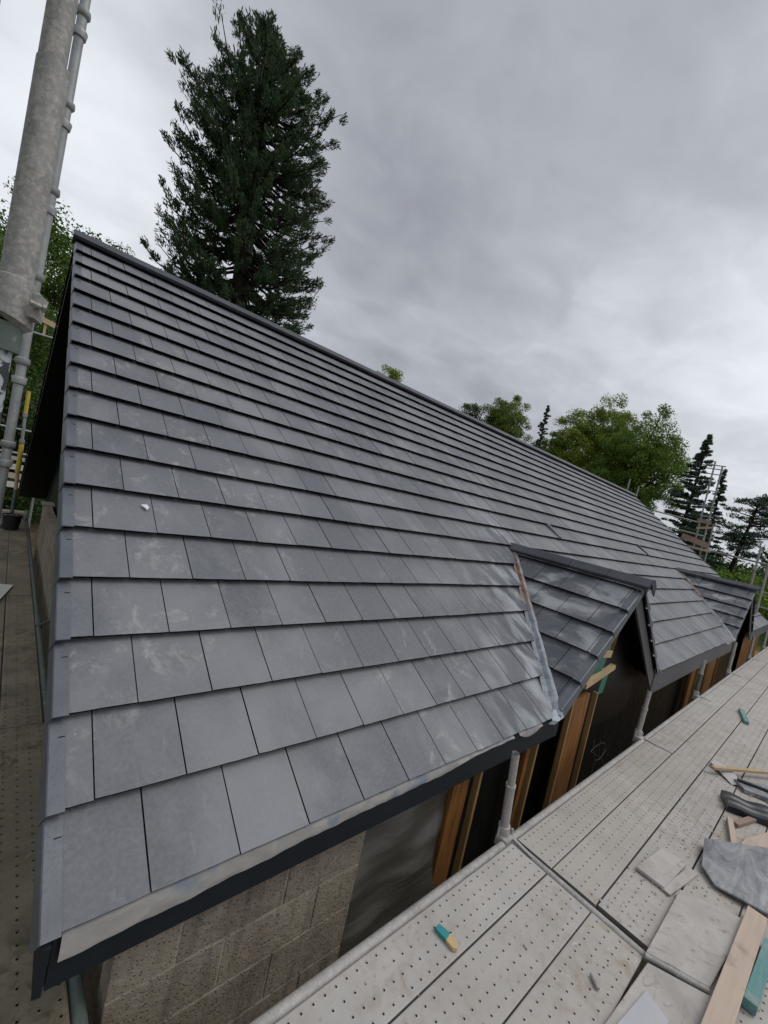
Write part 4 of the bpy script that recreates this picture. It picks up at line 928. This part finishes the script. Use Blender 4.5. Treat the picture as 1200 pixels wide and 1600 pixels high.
# ------------------------------------------------------------------ far-end scaffold
fs = empty('scaffold', (18.7, 2.4, GZ)); tag(fs, 'far scaffold tower with tall ladder-like standards and red toe boards past the roof end', 'scaffold')
def pos(az, D, z): return (CAM.x + D * math.sin(R_(az)), CAM.y + D * math.cos(R_(az)), z)
def zt(tan, D): return CAM.z + tan * D
def ft(name, a, b, r=0.026, mat='tube'):
    return rtube(name, a, b, r, M[mat], fs)
D = 19.5
ft('standard', pos(78.45, D, GZ), pos(78.5, D, zt(0.190, D)), 0.028); ft('standard', pos(79.15, D, GZ), pos(79.2, D, zt(0.181, D)), 0.028)
ft('standard', pos(79.75, D + 0.8, GZ), pos(79.7, D + 0.8, zt(0.075, D)), 0.026)
for tn in (0.183, 0.176, 0.166, 0.134, 0.105, 0.085): ft('transom', pos(77.9 if tn > 0.16 else 78.3, D, zt(tn, D)), pos(79.5, D, zt(tn - 0.001, D)), 0.02)
mb = MB(); mb.beam(pos(78.2, D, zt(0.0755, D)), pos(79.5, D, zt(0.0735, D)), 0.05, 0.13); mb.build('toe_board', M['brickred'], fs)
mb = MB(); mb.beam(pos(78.3, D, zt(0.060, D)), pos(79.7, D, zt(0.066, D)), 0.05, 0.07); mb.build('brace', M['wood'], fs)
mb = MB(); mb.beam(pos(77.2, D - 0.3, zt(0.040, D)), pos(79.7, D - 0.3, zt(0.030, D)), 0.06, 0.20); mb.build('toe_board', M['brickred'], fs)
mb = MB(); mb.beam(pos(78.0, D - 0.5, zt(0.022, D)), pos(80.0, D - 0.5, zt(0.020, D)), 0.8, 0.06); mb.build('platform', M['plank'], fs)
ft('ledger', pos(74.0, D, zt(0.079, D)), pos(78.4, D, zt(0.071, D))); ft('ledger', pos(75.8, D, zt(0.052, D)), pos(79.2, D, zt(0.047, D)))
ft('ledger', pos(79.5, D - 0.6, zt(0.022, D)), pos(88.5, D - 2.2, zt(0.014, D)), 0.032)
ft('ledger', pos(80.5, D - 0.6, zt(-0.028, D)), pos(88.5, D - 2.2, zt(-0.028, D)), 0.03); ft('ledger', pos(80.5, D - 0.6, zt(-0.052, D)), pos(88.5, D - 2.2, zt(-0.052, D)), 0.03)
ft('standard', pos(83.75, 17.4, GZ), pos(83.85, 17.4, zt(0.046, 17.4)), 0.030, 'tube_dusty'); ft('standard', pos(84.7, 17.2, GZ), pos(84.75, 17.2, zt(0.052, 17.2)), 0.030, 'tube_dusty')
for az_, t_ in ((83.8, 0.005), (84.7, 0.004)):
    mb = MB(); a_ = pos(az_, 17.3, zt(t_, 17.3)); mb.tube([a_, (a_[0], a_[1], a_[2] + 0.08)], 0.055, 10); mb.build('coupler', M['tube_dusty'], fs, smooth=True)
ft('standard', pos(70.9, 20.5, 2.0), pos(71.0, 20.5, zt(0.134, 20.5)), 0.028); ft('standard', pos(71.95, 20.5, 1.8), pos(72.05, 20.5, zt(0.122, 20.5)), 0.028)

# ------------------------------------------------------------------ trees
def quad_leaves(C, Rr, n_each, size, asp, up_bias, out_from=None, flat=1.0, size_j=0.4, hang=0.0):
    K = len(C); C = np.repeat(C, n_each, 0); Rr = np.repeat(Rr, n_each)
    d = nr.normal(size=(len(C), 3)); d /= np.linalg.norm(d, axis=1)[:, None]; rr = nr.random(len(C)) ** 0.5
    P = C + d * (rr * Rr)[:, None] * np.array([1, 1, flat])
    ax = nr.normal(size=(len(C), 3)); ax[:, 2] += up_bias
    if out_from is not None:
        o = P - out_from(P); o /= (np.linalg.norm(o, axis=1)[:, None] + 1e-6); ax += o * 1.2
    ax[:, 2] -= hang
    ax /= np.linalg.norm(ax, axis=1)[:, None]
    b = nr.normal(size=(len(C), 3)); b -= ax * np.sum(ax * b, 1)[:, None]; b /= np.linalg.norm(b, axis=1)[:, None]
    L = size * (1 + size_j * nr.normal(size=len(C))).clip(0.4, 2); Wd = L * asp
    a = ax * L[:, None] / 2; w = b * Wd[:, None] / 2
    V = np.stack([P - a * 1.0 - w * 0.35, P - a * 0.1 - w, P + a, P - a * 0.1 + w], 1).reshape(-1, 3)
    Q = np.arange(len(V)).reshape(-1, 4)
    cl = np.repeat(nr.random(K), n_each)
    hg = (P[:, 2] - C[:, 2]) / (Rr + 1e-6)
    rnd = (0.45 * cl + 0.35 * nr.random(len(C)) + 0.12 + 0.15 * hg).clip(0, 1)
    return V, Q, rnd
def plumes(C, Rr, Dv, n_each, size, asp):
    K = len(C); Dv = Dv / np.linalg.norm(Dv, axis=1)[:, None]
    C = np.repeat(C, n_each, 0); R2 = np.repeat(Rr, n_each); D2 = np.repeat(Dv, n_each, 0); n = len(C)
    d = nr.normal(size=(n, 3)); d /= np.linalg.norm(d, axis=1)[:, None]; rr = nr.random(n) ** 0.5
    P = C + d * (rr * R2 * 0.62)[:, None] + D2 * (nr.uniform(-0.7, 0.9, n) * R2)[:, None] * (1 - 0.45 * rr)[:, None]
    ax = D2 * 1.0 + nr.normal(size=(n, 3)) * 0.45 + d * 0.35; ax /= np.linalg.norm(ax, axis=1)[:, None]
    b = nr.normal(size=(n, 3)); b -= ax * np.sum(ax * b, 1)[:, None]; b /= np.linalg.norm(b, axis=1)[:, None]
    L = size * nr.uniform(0.6, 1.3, n); a = ax * L[:, None] / 2; w = b * (L * asp)[:, None] / 2
    V = np.stack([P - a - w * 0.6, P + a * 0.2 - w, P + a, P + a * 0.2 + w], 1).reshape(-1, 3)
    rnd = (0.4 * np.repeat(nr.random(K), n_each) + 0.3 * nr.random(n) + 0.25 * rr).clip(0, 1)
    return V, np.arange(len(V)).reshape(-1, 4), rnd
def merge(L_):
    V = []; Q = []; R = []; o = 0
    for v, q, r in L_: V.append(v); Q.append(q + o); R.append(r); o += len(v)
    return np.concatenate(V), np.concatenate(Q), np.concatenate(R)

def sequoia():
    az0, D = 18.4, 32.0; lat = np.array([math.cos(R_(az0)), -math.sin(R_(az0)), 0])
    base = np.array(pos(az0, D, GZ)); root = empty('giant_sequoia', tuple(base))
    tag(root, 'giant dark-green conifer with a broad ragged crown towering behind the roof ridge', 'tree')
    def axis(h): return base * np.array([1, 1, 0]) + lat * (1.3 - 2.75 * (h + 2.4) / 33.0) + np.array([0, 0, h])
    hl = [2, 8, 11, 13.2, 14.2, 15.3, 17.8, 20, 22, 23.5, 25, 26.2, 27.4, 28.8]; rl = [5.5, 5.5, 5.4, 5.5, 5.5, 5.2, 5.0, 5.0, 5.0, 4.8, 4.3, 3.4, 2.2, .7]
    hr = [2, 10, 14, 18, 20, 22, 23.5, 25, 26.2, 27.4, 28.8]; rr_ = [5.0, 5.0, 5.0, 5.0, 5.0, 5.3, 5.2, 4.8, 4.0, 2.6, .7]
    tr = MB(); tp = [tuple(axis(h)) for h in np.linspace(-2.4, 28.9, 24)]; tr.tube(tp, [0.88 * (1 - i / 23.5) ** 0.85 + 0.05 for i in range(24)], 12)
    L_ = []; Dr = []
    C = []; Rc = []
    for i in range(540):
        h = 2.5 + 26.8 * ((i + rng.random()) / 540) ** 0.92; ph = rng.uniform(0, 2 * math.pi); cl = math.cos(ph)   # cl=+1 -> right
        rL = np.interp(h, hl, rl); rR = np.interp(h, hr, rr_); r = (rR if cl > 0 else rL); r = r * abs(cl) ** 0.6 + (0.5 * (rL + rR)) * (1 - abs(cl) ** 0.6)
        r *= (0.62 + 0.40 * rng.random() ** 0.6) * (1.0 + 0.13 * math.sin(h * 1.9 + (0 if cl > 0 else 2)) )
        if rng.random() < 0.12 and h < 25: r *= 1.10
        dv = lat * cl + np.array([-lat[1], lat[0], 0]) * math.sin(ph)
        a = axis(h); pts = []
        dr = rng.uniform(0.10, 0.30); upt = rng.uniform(0.05, 0.35)
        for t in np.linspace(0, 1, 6):
            pts.append(a + dv * r * t + np.array([0, 0, -dr * r * math.sin(t * math.pi * 0.75) + upt * r * t ** 3 * 0.8]) + np.array([rng.gauss(0, .08), rng.gauss(0, .08), 0]) * t)
        tr.tube([tuple(p) for p in pts], [0.10 * (1 - t) * min(1, r / 4) + 0.018 for t in np.linspace(0, 1, 6)], 5, caps=False)
        k = max(3, int(r * 1.5))
        for q in range(k):
            t = 0.42 + 0.60 * (q + rng.random()) / k; t = min(t, 0.999); f = t * 5; i0 = min(4, int(f)); p = pts[i0] * (1 - (f - i0)) + pts[i0 + 1] * (f - i0)
            side = np.array([-dv[1], dv[0], 0]) * rng.gauss(0, 0.33 * (1.2 - 0.4 * t)) * min(1.4, r / 3)
            C.append(p + side + np.array([0, 0, rng.uniform(-.15, .25)])); Rc.append(rng.uniform(0.30, 0.60) * (0.8 + 0.2 * t)); Dr.append(dv * 0.75 + np.array([rng.gauss(0, .25), rng.gauss(0, .25), rng.uniform(0.45, 1.1)]))
    C = np.array(C); Rc = np.array(Rc)
    def of(P): 
        A = np.zeros_like(P); A[:, 0] = base[0]; A[:, 1] = base[1]; A[:, 2] = P[:, 2] - 1.2; return A
    V, Q, rd = plumes(C, Rc, np.array(Dr), 54, 0.30, 0.22)
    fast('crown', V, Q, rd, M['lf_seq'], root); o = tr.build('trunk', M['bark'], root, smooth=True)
    return root
sequoia()

def broadleaf(az, D, top, rad, hcrown, mat, label, name='broadleaf_tree', group=None, ncl=150, nl=110, leaf=0.20, hang=0.0, seed=1, open_=0.0, rz=None):
    rg = random.Random(seed); b = pos(az, D, GZ); root = empty(name, b); tag(root, label, 'tree', group)
    H = top - GZ; cz = top - hcrown / 2; tr = MB()
    tr.tube([b, (b[0] + rg.uniform(-.3, .3), b[1] + .1, (GZ + cz) / 2), (b[0], b[1], cz), (b[0] + rg.uniform(-.3, .3), b[1], top - hcrown * 0.12)], [rad * 0.085 + 0.08, rad * 0.07 + 0.05, 0.05 + rad * 0.04, 0.02], 9)
    C = []; R = []
    lumps = [(Vector((rg.gauss(0, 1), rg.gauss(0, 1), rg.gauss(0, 1))).normalized(), rg.uniform(0.12, 0.34), rg.uniform(3, 9)) for _ in range(16)]
    for i in range(ncl):
        d = Vector((rg.gauss(0, 1), rg.gauss(0, 1), rg.gauss(0, 1))).normalized()
        k = 0.90 + sum(a * max(0, d.dot(v)) ** p for v, a, p in lumps) * 0.9
        k = min(k, 1.2)
        rr = rg.random() ** (0.40 if not open_ else 0.33)
        p = Vector((b[0], b[1], cz)) + Vector((d.x * rad, d.y * rad, d.z * hcrown / 2)) * k * rr
        C.append(p); R.append(rg.uniform(0.55, 1.1) * (0.36 + rad * 0.17))
        if i % 4 == 0:
            st_ = Vector((b[0], b[1], cz - hcrown * 0.35 * rg.random() + (p.z - cz) * 0.35)); mid = (st_ + p) / 2 + Vector((rg.gauss(0, .15), rg.gauss(0, .15), 0.15 * rad * rg.random()))
            tr.tube([st_, mid, p], [0.03 * rad + 0.02, 0.018 * rad + 0.01, 0.008], 5, caps=False)
    C = np.array([tuple(c) for c in C]); R = np.array(R)
    V, Q, rd = quad_leaves(C, R, int(nl * 2.6), leaf * 0.62, 0.62, 0.0, None, 0.8, hang=hang)
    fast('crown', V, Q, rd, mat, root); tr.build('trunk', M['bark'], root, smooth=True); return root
GB = 'broadleaf trees beyond the roof'
broadleaf(64.4, 45, 12.9, 2.5, 8.5, M['lf_lime'], 'yellow-green broadleaf tree, left part of the big clump past the far roof end', group=GB, seed=3, ncl=240, nl=95)
broadleaf(67.9, 46, 14.6, 2.3, 9.5, M['lf_lime'], 'tallest airy lime-green tree with a visible dark stem in the far clump', group=GB, seed=4, ncl=210, nl=95)
broadleaf(71.6, 44, 13.2, 3.3, 10.2, M['lf_mid'], 'big rounded mid-green tree, right part of the far clump', group=GB, seed=5, ncl=360, nl=100)
broadleaf(61.3, 44, 10.2, 1.3, 5.0, M['lf_mid'], 'small bushy green tree between the thin spruce and the big clump', group=GB, seed=8, ncl=55, nl=90)
broadleaf(55.2, 46, 13.6, 2.3, 8.5, M['lf_birch'], 'drooping pale olive birch rising over the ridge right of a dark round tree', 'birch_tree', GB, seed=6, ncl=240, nl=100, hang=1.4, leaf=0.2)
broadleaf(51.6, 47, 12.6, 2.5, 7.0, M['lf_dark'], 'dark low round tree peeping over the ridge left of the birch', group=GB, seed=7, ncl=110, nl=95)
broadleaf(38.8, 42, 12.9, 1.8, 3.4, M['lf_lime'], 'bright green tree top just showing over the middle of the ridge', group=GB, seed=12, ncl=70, nl=90)
GL = 'broadleaf trees beyond the near gable'
broadleaf(-0.6, 25, 10.0, 2.5, 13.0, M['lf_left'], 'tall dark broadleaf tree behind the near standards, left of the gable', group=GL, seed=21, ncl=230, nl=110, leaf=0.17)
broadleaf(3.0, 27, 10.9, 2.3, 11.5, M['lf_left'], 'leafy green tree showing above the near top corner of the roof', group=GL, seed=22, ncl=150, nl=90, leaf=0.17, open_=1)
broadleaf(6.4, 29, 11.2, 2.1, 9.0, M['lf_left'], 'thin sprigs of a green tree between the roof corner and the giant conifer', group=GL, seed=23, ncl=75, nl=80, leaf=0.17, open_=1)
broadleaf(9.6, 27, 10.2, 1.8, 8.0, M['lf_dark'], 'small dark tree hugging the left foot of the giant conifer', group=GL, seed=24, ncl=90, nl=90, leaf=0.17)
broadleaf(1.0, 20, 4.2, 2.4, 8.0, M['lf_dark'], 'dark leafy bush filling the gap low beside the rear scaffold', 'bush', GL, seed=25, ncl=150, nl=110, leaf=0.14)
broadleaf(-5.5, 22, 7.5, 2.6, 9.5, M['lf_left'], 'green tree at the left edge behind the spattered standard', group=GL, seed=26, ncl=150, nl=100, leaf=0.16)

def conifer(az, D, top, rbase, hbot, mat, label, name='spruce_tree', group=None, nb=120, leaf=0.19, sparse=1.0, seed=1, droop=0.25, lean=0.0, power=0.85, nl=48):
    rg = random.Random(seed); b = pos(az, D, GZ); root = empty(name, b); tag(root, label, 'tree', group); tr = MB()
    la = Vector((math.cos(R_(az)), -math.sin(R_(az)), 0)); H = top - GZ
    ax = lambda h: Vector((b[0], b[1], h)) + la * lean * ((h - GZ) / H) ** 1.5
    tr.tube([tuple(ax(h)) for h in np.linspace(GZ, top, 8)], [0.19 * (1 - i / 7.3) + 0.015 for i in range(8)], 8)
    C = []; R = []
    for i in range(nb):
        t = (i + rg.random()) / nb; h = hbot + (top - hbot) * t; r = rbase * (1 - t) ** power * rg.uniform(0.6, 1.1) + 0.03; ph = rg.uniform(0, 6.28)
        d = Vector((math.cos(ph), math.sin(ph), 0)); a = ax(h)
        e = [a + d * r * q + Vector((0, 0, -droop * r * q + 0.18 * r * q ** 3)) for q in (0, .35, .7, 1)]
        tr.tube(e, [0.03, 0.022, 0.014, 0.006], 4, caps=False)
        k = max(2, int(r * 4.2 * sparse))
        for q in range(k):
            u = 0.25 + 0.75 * (q + rg.random()) / k; p = e[0].lerp(e[3], u) + Vector((0, 0, -droop * r * 0.1)) + Vector((-d.y, d.x, 0)) * rg.gauss(0, 0.16) * r * 0.6
            C.append(tuple(p)); R.append(0.05 + 0.06 * rg.random() + 0.09 * min(r, 1.6))
    V, Q, rd = quad_leaves(np.array(C), np.array(R), nl, leaf, 0.24, -0.1, None, 0.38)
    fast('crown', V, Q, rd, mat, root); tr.build('trunk', M['bark'], root, smooth=True); return root
GC = 'dark conifers past the far end of the roof'
conifer(60.1, 40, 12.0, 1.35, 4.0, M['lf_spruce'], 'thin sparse spruce spire over the ridge between the birch and the big clump', group=GC, nb=90, sparse=0.7, seed=2, droop=-0.1)
conifer(76.9, 35, 9.8, 2.5, 0.5, M['lf_spruce'], 'tall dark spruce with ragged tiers left of the far scaffold tower', group=GC, nb=190, seed=3, lean=0.35, droop=0.12)
conifer(79.5, 38, 8.1, 1.3, 0.5, M['lf_spruce'], 'narrower spruce seen through the far scaffold tower', group=GC, nb=110, sparse=0.8, seed=4, droop=0.2)
def pine(az, D, top, seed, label):
    rg = random.Random(seed); b = pos(az, D, GZ); root = empty('pine_tree', b); tag(root, label, 'tree', GC); tr = MB()
    la = Vector((math.cos(R_(az)), -math.sin(R_(az)), 0)); ax = lambda h: Vector((b[0], b[1], h)) + la * 0.12 * (h - 2)
    tr.tube([tuple(ax(h)) for h in np.linspace(GZ, top - 0.4, 7)], [0.2 * (1 - i / 8) for i in range(7)], 8)
    C = []; R = []
    for i in range(46):
        t = rg.random(); h = 2.2 + (top - 2.4) * t; r = (1.75 * math.sin(math.pi * (0.18 + 0.72 * t))) * rg.uniform(0.5, 1.1); ph = rg.uniform(0, 6.28); d = Vector((math.cos(ph), math.sin(ph), 0))
        a = ax(h - 0.3); e = a + d * r + Vector((0, 0, 0.35)); tr.tube([a, a.lerp(e, .5) + Vector((0, 0, -.05)), e], [0.05, .03, .01], 4, caps=False)
        for q in range(5): C.append(tuple(e + Vector((rg.gauss(0, .30), rg.gauss(0, .30), rg.gauss(0, .09))) - d * 0.45 * q * 0.3 * r)); R.append(rg.uniform(.22, .42))
    V, Q, rd = quad_leaves(np.array(C), np.array(R), 46, 0.17, 0.28, 0.3, None, 0.42)
    fast('crown', V, Q, rd, M['lf_spruce'], root); tr.build('trunk', M['bark'], root, smooth=True)
pine(82.1, 38, 6.8, 5, 'flat-tiered pine with a bare leaning stem at the right edge')
# far wood, one dark mass
C = []; R = []
for i in range(420):
    az = rng.uniform(72, 99); D_ = rng.uniform(38, 60); base_t = 2.2 + 0.9 * math.sin(az * 0.9) + 0.5 * math.sin(az * 2.3 + 1)
    C.append(pos(az, D_, rng.uniform(GZ, base_t))); R.append(rng.uniform(0.8, 1.5))
V, Q, rd = quad_leaves(np.array(C), np.array(R), 120, 0.28, 0.6, 0, None, 0.8)
o = fast('woodland', V, Q, rd, M['lf_dark']); tag(o, 'dark mass of far woodland behind the end of the roof', 'woodland', None, 'stuff')
C = []; R = []
for i in range(160):
    C.append(pos(rng.uniform(73, 96), rng.uniform(30, 37), rng.uniform(GZ, 0.9))); R.append(rng.uniform(0.5, 1.0))
V, Q, rd = quad_leaves(np.array(C), np.array(R), 110, 0.2, 0.6, 0, None, 0.8)
o = fast('undergrowth', V, Q, rd, M['lf_mid']); tag(o, 'green undergrowth below the far conifers', 'undergrowth', None, 'stuff')
